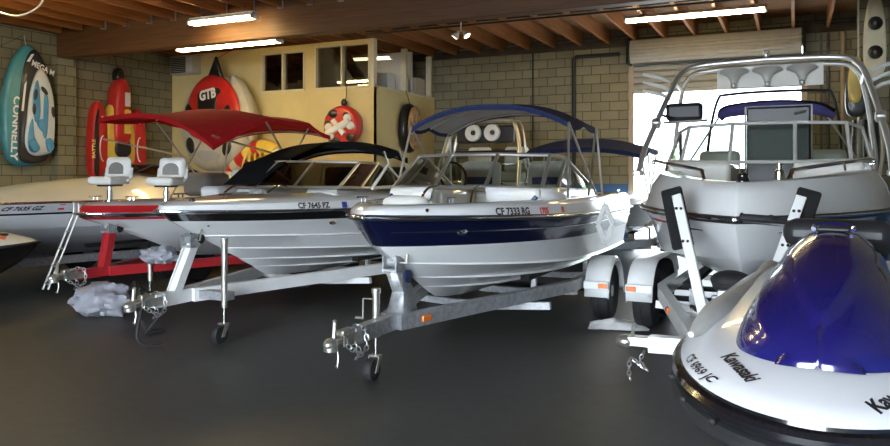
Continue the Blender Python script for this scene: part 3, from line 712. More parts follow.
# white diamond shaped side fender hung outside the gunwale
t = thing('boat_fender', 'white diamond shaped bumper hanging on side of the navy hull', 'fender', (-1.75, 7.60, 1.13), R(-38))
mb = MB(); loop = [V(0, -.10, 0), V(0, 0, .20), V(0, .10, 0), V(0, 0, -.20)]
mb.beam([loop[0], loop[1]], .05, .03, up=(1, 0, 0)); mb.beam([loop[1], loop[2]], .05, .03, up=(1, 0, 0)); mb.beam([loop[2], loop[3]], .05, .03, up=(1, 0, 0)); mb.beam([loop[3], loop[0]], .05, .03, up=(1, 0, 0))
mb.build('fender_body', 'white_paint', t, bevel=.008)
mb = MB(); mb.tube([(0, 0, .19), (-.08, .04, .25)], .006, 6); mb.build('fender_line', 'white_paint', t)
trailer('grey galvanised trailer carrying the navy and white boat', -2.95, 10.0, dict(z=.45, m='galvanised', tongue=True, coupler=5.60, apex=4.75, ay=.06, wide=2.2, hw=.80, axles=[1.55], wy=1.00, jack=(4.84, -.09, .73), post=(4.56, 4.70, .50, .86, 'galvanised', (4.57, .80)), bunk=.60, by=.50, bx=2.9, cross=(.5, 2.0, 3.0), w=.08, h=.12, mk=.12))

# ================= white boat with a black stripe and black top
B = boat('runabout_boat', 'white runabout with black side stripe and black canvas top', -5.46, 11.14)
bR = row(1.10, 5.90, 1.22, 1.29, 2.1, 1.5, 2)
hr = [bR, row(1.09, 5.86, 1.20, 1.265, 2.1, 1.45, 2), row(1.07, 5.76, 1.11, 1.19, 2.1, 1.42, 2), row(1.06, 5.72, 1.10, 1.17, 2.1, 1.4, 2), row(1.0, 5.45, .88, 1.035, 2, 1.3, 1.6), row(1.016, 5.445, .852, 1.025, 2, 1.3, 1.6), row(.98, 5.44, .845, 1.02, 2, 1.3, 1.6),
      row(.93, 5.1, .69, .88, 1.9, 1.22, 1.7), row(.946, 5.095, .662, .87, 1.9, 1.22, 1.7), row(.91, 5.09, .655, .865, 1.9, 1.22, 1.7), row(.66, 4.80, .575, .735, 1.8, 1.16, 2), row(.676, 4.795, .548, .727, 1.8, 1.16, 2), row(.64, 4.79, .542, .722, 1.8, 1.16, 2), row(.37, 4.58, .50, .625, 1.7, 1.1, 3), row(.384, 4.575, .475, .617, 1.7, 1.1, 3), row(.35, 4.57, .47, .612, 1.7, 1.1, 3), row(0, 4.35, .42, .50, q=6)]
for q in hr: q['ym'] *= .94
shell(hr, [2, 0] + [1] * 14).build('hull', ['gel_black', 'gel_white', 'chrome'], B, sharp=24)
bT = row(1.03, 5.78, 1.40, 1.37, 2.1, 1.52, 2)
dr = [bR, row(1.075, 5.87, 1.36, 1.345, 2.1, 1.5, 2), bT, row(.94, 5.60, 1.42, 1.39, 2.1, 1.55, 2), row(.78, 5.0, 1.445, 1.435, 2.1, 1.55, 2), row(.755, 4.96, 1.43, 1.42, 2.1, 1.55, 2), row(.62, 4.6, 1.02, 1.06, 2.1, 1.5, 2), row(0, 4.58, 1.02, 1.06, q=2)]
for q in dr[1:]: q['ym'] *= .94
shell(dr, [0] * 7).build('deck', ['gel_white'], B, sharp=40)
rub_rail(B, bR, .018, 'chrome', 'chrome')
windshield(B, [(4.20, .28, 1.50), (4.08, .82, 1.50), (3.75, .90, 1.49), (2.5, .92, 1.46)], [(3.78, .27, 1.80), (3.55, .76, 1.79), (3.25, .84, 1.78), (2.5, .92, 1.46)], 'dark_windshield', .016, 'aluminium')
e = [V(3.55, .93, 1.48), V(3.12, .90, 1.76), V(2.78, .96, 1.50)]
mb = MB(); mb.tube([e[0], e[1], e[2], e[0]], .022, 6); mb.build('vent_wing_frame', 'gel_cream', B)
mb = MB(); mb.ngon(e); mb.build('vent_wing_glass', 'windshield_glass', B)
bimini(B, [(3.15, .86, 1.93, .12), (2.85, .88, 1.95, .13), (2.55, .88, 1.86, .14)], both([(2.8, .88, 1.95), (2.4, .94, 1.42)]) + both([(3.15, .86, 1.93), (2.9, .94, 1.42)]), 'canvas_black', 'canvas_black', .07)
mb = MB(); ap = []
for i in range(13):
    f = i / 12; y0 = -.86 + .86 * f; top = V(3.15, y0, 1.93 + .12 * (1 - abs(y0 / .86) ** 2.4)); bot = V(4.08 + .15 * f, -.86 + .62 * f, 1.52); ap.append([top, top.lerp(bot, .5) + V(.05, 0, .05), bot])
mb.grid(ap); mb.build('canvas_apron', 'canvas_black', B, solid=.008)
for s in (1, -1):
    rbox('console', 'interior_grey', B, (3.55, s * .52, 1.25), (.95, .44, .46), .05); rbox('bow_cushion', 'vinyl_white', B, (4.25, s * .40, 1.30), (.6, .30, .14), .05); rbox('bow_seat_base', 'gel_white', B, (4.22, s * .40, 1.16), (.55, .28, .16), .02)
    rail_tube('grab_rail', [(4.25, s * .22, 1.50), (4.5, s * .30, 1.52), (4.7, s * .30, 1.44)], .012, 'chrome', B); cleat(B, (5.35, s * .30, 1.405), 'black_plastic'); seat(B, 2.3, s * .45, 1.25, .5, .45, .3, 'vinyl_black', 1)
mb = MB(); mb.ell((5.60, .10, 1.39), (.03, .03, .03), 10, 6); mb.build('bow_light', 'black_plastic', B)
side_text('registration_number', 'CF 7645 PZ', .085, 4.74, .24, bR, dr[1], 'ink_black', B, 1, .003); panel_on('registration_sticker', 'ink_blue', B, 4.13, 4.05, .2, .85, bR, dr[1], 1, .004)
mb = MB(); mb.ell(rx_(hr[3], 4.2, 1) + V(0, .0, -.03), (.05, .012, .022), 12, 6, rot=Matrix.Rotation(R(-20), 3, 'Z')); mb.build('hull_vent', 'chrome', B)
TB = trailer('cream white trailer carrying the white runabout with black stripe', -5.46, 11.14, dict(z=.45, m='white_paint', tongue=True, coupler=6.25, apex=5.55, ay=.06, wide=2.6, hw=.82, axles=[1.15], wy=1.0, jack=(5.50, .42, 1.02, .06, 'zinc', False), post=(5.74, 5.50, .50, .92, 'white_paint', (5.44, 1.0), 'rubber', .06, True), bunk=.58, by=.48, bx=3.2, cross=(.6, 2.4, 3.4), w=.08, h=.13, marker=False))
mb = MB(); mb.box((5.46, .24, .45), (.12, .44, .08)); mb.build('jack_bracket', 'galvanised', TB)

# ================= white and red fishing boat with the red canopy
Cb = boat('fishing_boat', 'white and red fishing boat with pedestal chairs under red canopy', -7.44, 11.3)
cR = row(.95, 5.40, 1.13, 1.19, 2.2, 1.6, 2)
hr = [cR, row(.935, 5.35, 1.09, 1.15, 2.2, 1.6, 2), row(.92, 5.28, 1.06, 1.12, 2.2, 1.6, 2), row(.88, 4.9, .74, 1.0, 2, 1.35, 2), row(.84, 4.88, .72, .98, 2, 1.35, 2), row(.45, 4.3, .56, .78, 1.9, 1.2, 3), row(0, 3.7, .46, .56, q=5)]
shell(hr, [0, 1, 2, 2, 2, 2]).build('hull', ['chrome', 'gel_red', 'gel_white'], Cb, sharp=24)
cT = row(.91, 5.30, 1.235, 1.285, 2.2, 1.6, 2)
dr = [cR, row(.94, 5.36, 1.155, 1.205, 2.2, 1.6, 2), cT, row(.86, 5.15, 1.28, 1.31, 2.2, 1.6, 2), row(.6, 4.6, 1.30, 1.33, 2.2, 1.6, 2), row(0, 4.4, 1.31, 1.34, q=2)]
shell(dr, [1, 0, 1, 1, 1]).build('deck', ['gel_red', 'gel_white'], Cb, sharp=35)
rub_rail(Cb, cR, .016, 'chrome', 'chrome')
def pedestal(x, y, z, parent, rz):
    e = bpy.data.objects.new('pedestal_chair', None); COL.objects.link(e); e.parent = parent; e.location = (x, y, z); e.rotation_euler = (0, 0, rz); e.scale = (.88, .86, 1.0)
    mb = MB(); mb.lathe([(.09, 0), (.09, .012), (.045, .02), (.042, .14), (.03, .14), (.03, .20), (.0001, .20)], seg=16); mb.build('chair_post', 'chrome', e)
    mb = MB(); mb.box((0, 0, .20), (.26, .24, .03)); mb.box((-.18, 0, .23), (.1, .3, .03)); mb.build('chair_bracket', 'black_plastic', e, bevel=.008)
    rbox('chair_cushion', 'vinyl_white', e, (.03, 0, .26), (.42, .40, .10), .04)
    rbox('chair_back', 'vinyl_white', e, (-.19, 0, .43), (.11, .40, .26), .055, Matrix.Rotation(R(-9), 3, 'Y'))
    mb = MB(); pl = [(.125 * math.cos(q), .09 * math.sin(q)) for q in [PI * i / 12 for i in range(13)]] + [(-.13, -.06), (.13, -.06)]
    mb.prism(pl, -.012, .012, 0, Matrix.Translation((-.135, 0, .40)) @ Matrix(((0, 0, 1, 0), (1, 0, 0, 0), (0, 1, 0, 0), (0, 0, 0, 1)))); mb.build('back_pad', 'vinyl_grey', e, bevel=.01)
    for s in (-1, 1): mb = MB(); mb.beam([(-.1, s * .205, .25), (-.18, s * .205, .29), (-.205, s * .205, .42)], .02, .05, up=(0, 1, 0)); mb.build('chair_hinge', 'pale_grey_plastic', e)
pedestal(4.70, -.30, 1.31, Cb, R(12)); pedestal(4.42, .36, 1.30, Cb, R(20))
rbox('console', 'gel_white', Cb, (2.7, .35, 1.5), (.5, .55, .45), .06); rbox('console_cover', 'canvas_black', Cb, (2.45, .35, 1.66), (.5, .6, .35), .08)
rbox('storage_box', 'pale_grey_plastic', Cb, (3.6, .55, 1.40), (.6, .3, .18), .05); rbox('red_seat', 'vinyl_grey', Cb, (2.9, -.4, 1.5), (.5, .5, .35), .08)
cleat(Cb, (4.9, .30, 1.335)); cleat(Cb, (4.95, -.25, 1.335))
rail_tube('bow_rail', [(3.7, .62, 1.32), (3.6, .64, 1.45), (3.2, .72, 1.47), (3.1, .74, 1.31)], .012, 'dark_steel', Cb)
def sag(p):
    d = max(0, (p.x - 2.6) / 1.7) * max(0, (p.y + .5) / 1.5); return V(p.x, p.y, p.z - .40 * d ** 2.2)
bimini(Cb, [(4.30, 1.0, 2.40, .05), (3.3, 1.0, 2.47, .10), (2.3, 1.0, 2.40, .12), (1.75, 1.0, 2.24, .12)],
       both([(3.3, .98, 2.40), (2.2, .93, 1.28)]) + both([(2.3, .98, 2.32), (3.1, .93, 1.28)]) + both([(4.25, .95, 2.12), (2.75, .9, 1.9)]) + both([(1.8, .98, 2.2), (2.0, .93, 1.28)]), 'canvas_red', 'canvas_red', .06, warp=sag)
lad = [(5.15, -.42), (5.20, -.18)]
lb = bpy.data.objects.new('bow_ladder', None); COL.objects.link(lb); lb.parent = Cb
foot = V(5.56, -.38, .32)
tops = [V(5.22, -.26, 1.25), V(5.33, -.04, 1.25)]; dl = foot - tops[0]
for s in range(2):
    a = tops[s]; mb = MB(); mb.tube([a + V(-.10, .02, .05), a + V(.03, 0, .06), a + dl * .06, a + dl * (1 if s == 0 else .97)], .014, 8); mb.build('ladder_rail', 'aluminium', lb)
for k in range(5):
    f = .08 + .21 * k; mb = MB(); mb.tube([tops[0] + dl * f, tops[1] + dl * f], .011, 6); mb.build('ladder_rung', 'aluminium', lb)
trailer('red trailer carrying the white and red fishing boat', -7.4, 11.3, dict(z=.50, m='red_paint', tongue=True, coupler=5.72, apex=5.05, ay=.06, wide=2.9, hw=.80, axles=[2.55], wy=.98, fm='red_paint', jack=(4.62, .26, .74, .06, 'zinc', False), post=(5.08, 4.98, .55, .95, 'red_paint', (4.90, 1.0), 'rubber', .06, True), bunk=.62, by=.46, bx=2.6, cross=(.6, 2.2), w=.08, h=.11, marker=False))

# ================= pale boat along the left wall
D = boat('cuddy_boat', 'long pale cream decked boat along the left block wall', -10.0, 11.7)
dR = row(1.12, 7.0, 1.26, 1.27, 2.0, 1.4, 2)
hr = [dR, row(1.10, 6.92, 1.20, 1.22, 2, 1.4, 2), row(1.05, 6.75, 1.12, 1.13, 2, 1.35, 2), row(1.045, 6.70, 1.095, 1.105, 2, 1.35, 2), row(1.0, 6.3, .86, .95, 2, 1.3, 2), row(.97, 6.26, .84, .93, 2, 1.3, 2), row(.86, 6.0, .72, .84, 1.9, 1.2, 3), row(.82, 5.98, .705, .83, 1.9, 1.2, 3), row(.62, 5.7, .61, .72, 1.9, 1.2, 3), row(.58, 5.68, .595, .71, 1.9, 1.2, 3), row(.34, 5.4, .52, .62, 1.9, 1.2, 3), row(.30, 5.38, .505, .61, 1.9, 1.2, 3), row(0, 5.0, .42, .52, q=5)]
shell(hr, [0, 0, 1, 0, 0, 0, 0, 0, 0, 0, 0, 0]).build('hull', ['gel_grey', 'gel_navy'], D, sharp=24)
dr = [dR, row(1.08, 6.85, 1.30, 1.29, 2, 1.4, 2), row(.80, 5.9, 1.50, 1.37, 2, 1.4, 2.2), row(.45, 5.3, 1.66, 1.42, 2, 1.4, 2.6), row(0, 5.0, 1.70, 1.44, q=2.6)]
shell(dr, [0] * 4).build('deck', ['gel_cream'], D, sharp=50); rub_rail(D, dR, .016, 'chrome', 'chrome')
side_text('registration_number', 'CF 7635 GZ', .095, 5.50, .20, hr[2], hr[0], 'ink_black', D, 1, .004, .3, on='hull'); panel_on('registration_sticker', 'ink_red', D, 4.80, 4.72, .25, .8, hr[2], hr[0], 1, .008)
rail_tube('bow_rail', [(5.6, .55, 1.42), (5.7, .58, 1.62)], .012, 'white_paint', D, smooth=0)
windshield(D, [(3.0, .35, 1.66), (2.6, .85, 1.55), (1.5, .98, 1.42)], [(2.6, .34, 1.80), (2.2, .78, 1.74), (1.5, .98, 1.42)], 'dark_windshield', .014, 'black_plastic')
trailer('dim trailer in the dark beneath the pale cream decked boat', -10.0, 11.7, dict(z=.42, m='galvanised', apex=6.2, wide=3.2, hw=.8, axles=[2.2, 2.9], wy=1.02, fm='dark_steel', bunk=.58, by=.48, bx=4.0, cross=(.6, 3.0), marker=False))

# ================= big white tower boat at the right
YW = R(-1.9)
Fb = boat('wakeboard_boat', 'big white boat facing the camera with chrome tower', -.20, 12.0, YW)
fR = row(1.28, 6.0, 1.30, 1.30, 1.9, 1.25, 2)
hr = [fR, row(1.26, 5.95, 1.25, 1.25, 1.9, 1.25, 2), row(1.20, 5.86, 1.12, 1.17, 1.9, 1.25, 2), row(1.19, 5.78, 1.02, 1.10, 1.9, 1.25, 2), row(1.13, 5.62, .78, .97, 1.9, 1.25, 3), row(1.07, 5.60, .76, .955, 1.9, 1.25, 3), row(.6, 5.42, .63, .83, 1.8, 1.2, 4), row(.56, 5.41, .615, .82, 1.8, 1.2, 4), row(0, 5.2, .50, .70, q=5)]
aft = lambda x: 2 if x < 4.1 else 0
shell(hr, [aft, aft, aft, 0, 0, 0, 0, 0]).build('hull', ['gel_white', 'gel_black', 'gel_teal'], Fb, sharp=24)
fT = row(1.12, 5.72, 1.72, 1.575, 1.9, 1.3, 2.2)
dr = [fR, row(1.25, 5.93, 1.38, 1.36, 1.9, 1.25, 2), row(1.20, 5.84, 1.56, 1.50, 1.9, 1.25, 2.2), fT, row(1.06, 5.64, 1.745, 1.585, 1.9, 1.3, 2.2), row(.92, 5.25, 1.745, 1.585, 1.9, 1.4, 2.2), row(.89, 5.20, 1.72, 1.56, 1.9, 1.4, 2.2), row(.80, 5.0, 1.14, 1.16, 1.9, 1.35, 2), row(0, 4.98, 1.14, 1.16, q=2)]
shell(dr, [0] * 8).build('deck', ['gel_white'], Fb, sharp=40); rub_rail(Fb, fR, .03, 'black_plastic', 'chrome')
for s in (1, -1):
    rbox('console', 'gel_white', Fb, (2.75, s * .68, 1.40), (1.0, .72, .74), .05)
    rbox('bow_backrest', 'vinyl_white', Fb, (3.34, s * .64, 1.58), (.14, .66, .40), .05, Matrix.Rotation(R(8), 3, 'Y')); rbox('bow_cushion', 'vinyl_white', Fb, (3.85, s * .52, 1.36), (.85, .42, .14), .05); rbox('bow_seat_base', 'gel_white', Fb, (3.85, s * .5, 1.23), (.8, .4, .14), .02)
    rail_tube('bow_rail', [(3.95, s * 1.02, 1.74), (4.0, s * 1.0, 1.79), (4.5, s * .78, 1.755), (5.02, s * .40, 1.69), (5.10, s * .36, 1.66), (5.18, s * .33, 1.585)], .017, 'chrome', Fb)
    mb = MB(); mb.tube([(4.55, s * .76, 1.75), (4.56, s * .77, 1.68)], .011, 6); mb.build('rail_stanchion', 'chrome', Fb)
    mb = MB(); mb.box((4.0, s * 1.0, 1.745), (.12, .05, .015)); mb.build('rail_foot', 'chrome', Fb, bevel=.006)
mb = MB(); mb.lathe([(.055, 0), (.055, .02), (.045, .035), (.045, .055), (.025, .075), (.0001, .08)], (5.38, .0, 1.582), 'z', 16); mb.build('bow_light', 'gel_black', Fb)
windshield(Fb, [(3.30, .33, 1.78), (3.15, .86, 1.795), (2.85, 1.06, 1.79), (1.6, 1.12, 1.76)], [(3.0, .32, 2.22), (2.82, .82, 2.21), (2.5, .98, 2.17), (1.6, 1.12, 1.76)], 'windshield_glass', .020, 'interior_grey')
rbox('sun_pad_board', 'vinyl_black', Fb, (2.55, .13, 1.75), (.09, .68, 1.36), .02)
mb = MB(); loop = [V(2.60, -.22, 1.1), V(2.60, -.22, 2.44), V(2.60, .48, 2.44), V(2.60, .48, 1.1)]; mb.tube(loop, .013, 6); mb.build('board_trim', 'interior_grey', Fb)
mb = MB(); mb.tube([(2.62, .30, 2.34), (2.62, .42, 2.37)], .014, 6); mb.build('board_handle', 'dark_steel', Fb)
mb = MB(); mb.lathe([(.05, 1.48), (.05, 1.62), (.03, 1.64), (.03, 1.70), (.0001, 1.70)], (4.2, .22, .05), 'z', 14); mb.build('bottle_holder', 'chrome', Fb)
# tower
tw = bpy.data.objects.new('tower', None); COL.objects.link(tw); tw.parent = Fb
for s in (1, -1):
    mb = MB(); mb.tube(spline([(3.98, s * 1.17, 1.66), (3.6, s * 1.16, 1.98), (2.85, s * 1.04, 2.62), (2.62, s * .94, 2.88), (2.52, s * .74, 2.97), (2.50, 0, 3.0)], 8), .031, 12); mb.build('tower_leg', 'tower_metal', tw)
    mb = MB(); mb.tube(spline([(2.0, s * 1.14, 1.70), (2.05, s * 1.13, 1.95), (2.2, s * 1.02, 2.62), (2.24, s * .92, 2.86), (2.27, s * .72, 2.93), (2.3, 0, 2.955)], 8), .026, 12); mb.build('tower_leg', 'tower_metal', tw)
    mb = MB(); mb.tube([(2.72, s * 1.0, 2.75), (2.22, s * 1.0, 2.70)], .022, 8); mb.build('tower_brace', 'tower_metal', tw)
    mb = MB(); mb.box((3.98, s * 1.17, 1.66), (.16, .09, .06)); mb.build('tower_foot', 'tower_metal', tw, bevel=.015)
    mb = MB(); mb.box((3.3, s * 1.115, 2.235), (.10, .1, .1), 0, Matrix.Rotation(R(40), 3, 'Y')); mb.build('tower_joint', 'tower_metal', tw, bevel=.02)
    rk = bpy.data.objects.new('board_rack', None); rk.parent = tw; COL.objects.link(rk)
    for q in range(3):
        z0 = 2.62 + .10 * q; mb = MB(); mb.tube([(2.75, s * 1.06, z0 - .06), (2.7, s * 1.16, z0), (2.68, s * 1.30, z0 + .04), (2.66, s * 1.40, z0 + .07)], [.02, .024, .024, .018], 8); mb.build('rack_prong', 'pale_grey_plastic', tw)
    bpy.data.objects.remove(rk)
mb = MB(); mb.lathe([(.03, 0), (.03, .03), (.04, .035), (.03, .08), (.0001, .085)], (2.5, 0, 3.03), 'z', 12); mb.build('tower_light', 'tower_metal', tw)
rbox('light_board', 'frosted', tw, (2.42, .02, 2.81), (.012, 1.16, .26), .004)
for q in range(3):
    yq = -.36 + .37 * q; mb = MB(); mb.lathe([(.17, .10), (.13, .085), (.075, .05), (.045, .0), (.035, -.05), (.0001, -.055)], (2.50, yq, 2.78), 'z', 18, rot=Matrix.Rotation(R(-12), 3, 'Y')); mb.build('speaker_cone', 'frosted', tw, sharp=60)
    mb = MB(); mb.ell((2.52, yq, 2.71), (.035, .035, .035), 10, 6); mb.build('speaker_tip', 'tower_metal', tw)
mr = rbox('tower_mirror', 'black_plastic', tw, (2.95, -.86, 2.38), (.10, .42, .21), .045); rbox('mirror_glass', 'gel_black', mr, (2.892, -.86, 2.38), (.012, .38, .17), .004)
mb = MB(); mb.tube([(2.95, -1.10, 2.26), (2.95, -.60, 2.275)], .016, 8); mb.build('mirror_bar', 'aluminium', tw)
mb = MB(); mb.tube([(3.18, -1.10, 2.34), (2.95, -.95, 2.3)], .016, 8); mb.build('mirror_arm', 'dark_steel', tw)
# folded bimini behind the windshield
bf = bpy.data.objects.new('folded_canopy', None); COL.objects.link(bf); bf.parent = Fb
mb = MB(); mb.tube(spline([(1.6, -.80, 1.75), (1.25, -.78, 2.3), (1.15, -.70, 2.68), (1.15, -.58, 2.74), (1.15, 0, 2.76), (1.15, .58, 2.74), (1.15, .70, 2.68), (1.25, .78, 2.3), (1.6, .80, 1.75)], 6), .02, 8); mb.build('canopy_arch', 'black_plastic', bf)
mb = MB(); pts = spline([(1.7, -.62, 2.38), (1.7, -.5, 2.46), (1.7, 0, 2.50), (1.7, .5, 2.46), (1.7, .72, 2.36)], 6); mb.tube(pts, [.05 + .03 * math.sin(PI * i / (len(pts) - 1)) for i in range(len(pts))], 10); mb.build('canopy_roll', 'canvas_purple', bf)
mb = MB(); mb.tube([p + V(0, 0, .055) for p in pts], .04, 8); mb.build('canopy_strap', 'canvas_black', bf)
for s in (1, -1): mb = MB(); mb.tube([(1.7, s * .62, 2.4), (1.9, s * 1.0, 1.75)], .014, 8); mb.build('canopy_pole', 'aluminium', bf)
seat(Fb, 2.0, .6, 1.35, .5, .45, .4, 'vinyl_white', 1); seat(Fb, 2.0, -.6, 1.35, .5, .45, .4, 'vinyl_white', 1)
for s in (1, -1):
    panel_pts = []
    pts = [rx_(hr[1], x, s).lerp(rx_(hr[2], min(x, 5.8), s), .45) + V(.004, s * .006, 0) for x in (4.35, 4.6, 4.85, 5.05, 5.25)]
    mb = MB(); mb.tube(pts, [.004, .014, .010, .012, .003], 6); mb.build('side_graphic', 'gel_red', Fb)
    pts = [rx_(hr[1], x, s).lerp(rx_(hr[2], min(x, 5.8), s), .75) + V(.004, s * .006, 0) for x in (5.0, 5.2, 5.4, 5.6)]
    mb = MB(); mb.tube(pts, [.003, .010, .008, .003], 6); mb.build('side_graphic', 'gel_black', Fb)
# its trailer, with guide posts and a folding tongue swung aside
tf = trailer('white tandem trailer with padded guide posts under the tower boat', -.20, 12.0, dict(z=.47, m='white_paint', apex=6.70, ay=.16, wide=4.3, hw=.86, axles=[3.85, 3.05], wy=1.10, wr=.33, bunk=.62, by=.52, bx=4.9, cross=(.6, 2.3, 4.6), w=.09, h=.13, mk=.62, fz=.33), YW)
for s in (1, -1):
    mb = MB(); mb.beam([(6.40, s * .13, .45), (5.86, s * .45, 1.48)], .075, .045, up=(1, 0, 0)); gp = mb.build('guide_post', 'white_paint', tf, bevel=.006)
    mb = MB(); a, b_ = V(6.03, s * .345, 1.12), V(5.80, s * .48, 1.53); mb.beam([a + V(-.03, s * .03, -.05), b_ + V(-.03, s * .03, 0)], .17, .05, up=(1, 0, 0)); mb.build('guide_pad', 'black_carpet', gp, bevel=.02)
    for f in (.15, .85):
        for d in (-.018, .018): mb = MB(); mb.ell(V(6.075, s * .335, 1.08).lerp(V(5.895, s * .435, 1.43), f) + V(.02, d, 0), (.012, .012, .012), 8, 5); mb.build('pad_bolt', 'dark_steel', gp)
mb = MB(); mb.box((6.56, 0, .47), (.16, .34, .15)); mb.build('front_plate', 'white_paint', tf, bevel=.01)
mb = MB(); mb.beam([(6.50, 0, .5), (6.30, 0, .78)], .10, .09, up=(1, 0, 0)); mb.build('winch_post', 'white_paint', tf)
mb = MB(); mb.box((6.32, 0, .76), (.13, .16, .12)); mb.tube([(6.36, -.12, .76), (6.36, .12, .76)], .022, 8); mb.build('winch', 'galvanised', tf, bevel=.006)
mb = MB(); mb.ell((6.25, 0, .875), (.13, .145, .075), 20, 10); mb.ell((6.25, 0, .845), (.12, .135, .07), 20, 10); mb.build('bow_stop', 'rubber', tf)
for xq, dz in ((5.95, 0), (5.5, .0)):
    mb = MB(); mb.beam([(xq, -.40, .47 + dz), (xq, .40, .47 + dz)], .10, .09); mb.build('crossmember', 'white_paint', tf)
for s in (1, -1): mb = MB(); mb.tube([(6.30, s * .1, .62), (4.7, s * .50, .60)], .025, 8); mb.build('brace_tube', 'white_paint', tf)
mb = MB(); mb.tube(spline([(6.2, -.3, .46), (6.0, -.18, .58), (5.7, -.3, .54), (5.3, -.42, .5)], 6), .02, 6); mb.build('brake_hose', 'rubber', tf)
hx = V(6.70, -.10, .47); ex = V(6.66, -.50, .45)
mb = MB(); mb.beam([hx, ex], .10, .115); mb.build('swing_tongue', 'white_paint', tf, bevel=.006)
mb = MB(); mb.box(hx + V(-.02, .03, 0), (.18, .16, .17)); mb.build('tongue_hinge', 'galvanised', tf, bevel=.01)
cp = bpy.data.objects.new('coupler', None); COL.objects.link(cp); cp.parent = tf
mb = MB(); mb.box(ex + V(0, -.07, .01), (.085, .16, .07)); mb.ell(ex + V(0, -.17, 0), (.06, .07, .045), 14, 8); mb.build('ball_socket', 'zinc', cp, bevel=.006)
mb = MB(); mb.tube([ex + V(0, -.12, .03), ex + V(0, -.11, .13)], .014, 8); mb.build('latch_lever', 'zinc', cp)
chain(tf, [ex + V(.02, -.03, -.05), ex + V(.02, -.06, -.13), ex + V(.02, -.02, -.18), ex + V(.02, -.12, -.12), ex + V(.02, -.14, -.2), ex + V(.02, -.13, -.27)], .014)

# ================= boats of the second row
H = boat('tower_boat', 'boat behind the navy boat, dark tower with two round white speakers', -5.45, 16.15)
hR = row(1.1, 4.7, 1.2, 1.3, 2.1, 1.6, 2)
shell([hR, row(1.05, 4.5, 1.0, 1.1, 2, 1.5, 2), row(.95, 4.2, .7, .85, 2, 1.4, 3), row(0, 3.7, .44, .5, q=6)], [0, 1, 1]).build('hull', ['gel_navy', 'gel_white'], H, sharp=24)
shell([hR, row(1.0, 4.5, 1.38, 1.45, 2.1, 1.6, 2), row(.8, 4.2, 1.42, 1.48, 2.1, 1.6, 2), row(0, 3.9, 1.44, 1.48, q=2)], [0] * 3).build('deck', ['gel_white'], H)
th = bpy.data.objects.new('tower', None); COL.objects.link(th); th.parent = H
for xx, r in ((2.75, .035), (2.4, .03)):
    mb = MB(); mb.tube(spline([(xx + .3 if xx > 2.5 else xx - .2, -.80, 1.4), (xx + .1, -.76, 2.1), (xx, -.62, 2.62), (xx, -.45, 2.68), (xx, 0, 2.70), (xx, .45, 2.68), (xx, .62, 2.62), (xx + .1, .76, 2.1), (xx + .3 if xx > 2.5 else xx - .2, .80, 1.4)], 6), r, 10); mb.build('tower_arch', 'aluminium', th)
rbox('speaker_board', 'black_plastic', th, (2.7, .0, 2.42), (.14, 1.2, .34), .04)
rbox('rack_bar', 'black_plastic', th, (2.7, 0, 2.06), (.1, 1.3, .10), .03)
for s in (-.20, .20):
    mb = MB(); mb.lathe([(.0001, .14), (.06, .135), (.075, .10), (.15, .10), (.165, .08), (.165, -.05), (.1, -.1)], (2.74, s - .02, 2.45), 'x', 24); mb.build('tower_speaker', 'vinyl_white', th); mb = MB(); mb.ell((2.86, s - .02 + .02, 2.45), (.03, .055, .055), 12, 8); mb.build('speaker_cone', 'black_plastic', th)
windshield(H, [(2.9, .3, 1.5), (2.75, .85, 1.5), (1.4, .95, 1.45)], [(2.6, .3, 1.85), (2.4, .78, 1.85), (1.4, .95, 1.45)], 'windshield_glass', .016)
seat(H, 2.2, .4, 1.5, .5, .45, .5, 'vinyl_white', 1); seat(H, 2.2, -.4, 1.5, .5, .45, .5, 'vinyl_white', 1)
trailer('trailer half hidden beneath the boat with the dark tower', -5.45, 16.15, dict(z=.42, m='galvanised', apex=4.0, wide=2.2, hw=.8, axles=[1.6], wy=1.0, bunk=.6, bx=2.5, cross=(.6, 2.2), marker=False))
I = boat('ski_boat', 'boat behind the navy boat under a low dark blue awning', -3.12, 15.9)
iR = row(1.05, 4.9, 1.1, 1.2, 2.1, 1.6, 2)
shell([iR, row(1.0, 4.7, .95, 1.05, 2, 1.5, 2), row(.9, 4.3, .7, .85, 2, 1.4, 3), row(0, 3.8, .44, .5, q=6)], [0, 0, 1]).build('hull', ['gel_black', 'gel_white'], I, sharp=24)
shell([iR, row(.98, 4.7, 1.2, 1.3, 2.1, 1.6, 2), row(.8, 4.4, 1.25, 1.32, 2.1, 1.6, 2), row(0, 4.0, 1.27, 1.33, q=2)], [0] * 3).build('deck', ['gel_white'], I)
bimini(I, [(4.25, 1.0, 1.95, .12), (3.7, 1.02, 2.06, .18), (2.8, 1.02, 2.06, .16)], both([(3.7, 1.0, 2.06), (3.1, .95, 1.24)]) + both([(4.2, .98, 1.96), (3.3, .95, 1.24)]) + both([(2.85, 1.0, 2.06), (3.2, .95, 1.24)]), 'canvas_navy', 'canvas_navy', .07)
trailer('trailer half hidden beneath the boat with the low awning', -3.12, 15.9, dict(z=.42, m='galvanised', apex=4.0, wide=2.2, hw=.8, axles=[1.6], wy=1.0, bunk=.6, bx=2.5, cross=(.6, 2.2), marker=False))

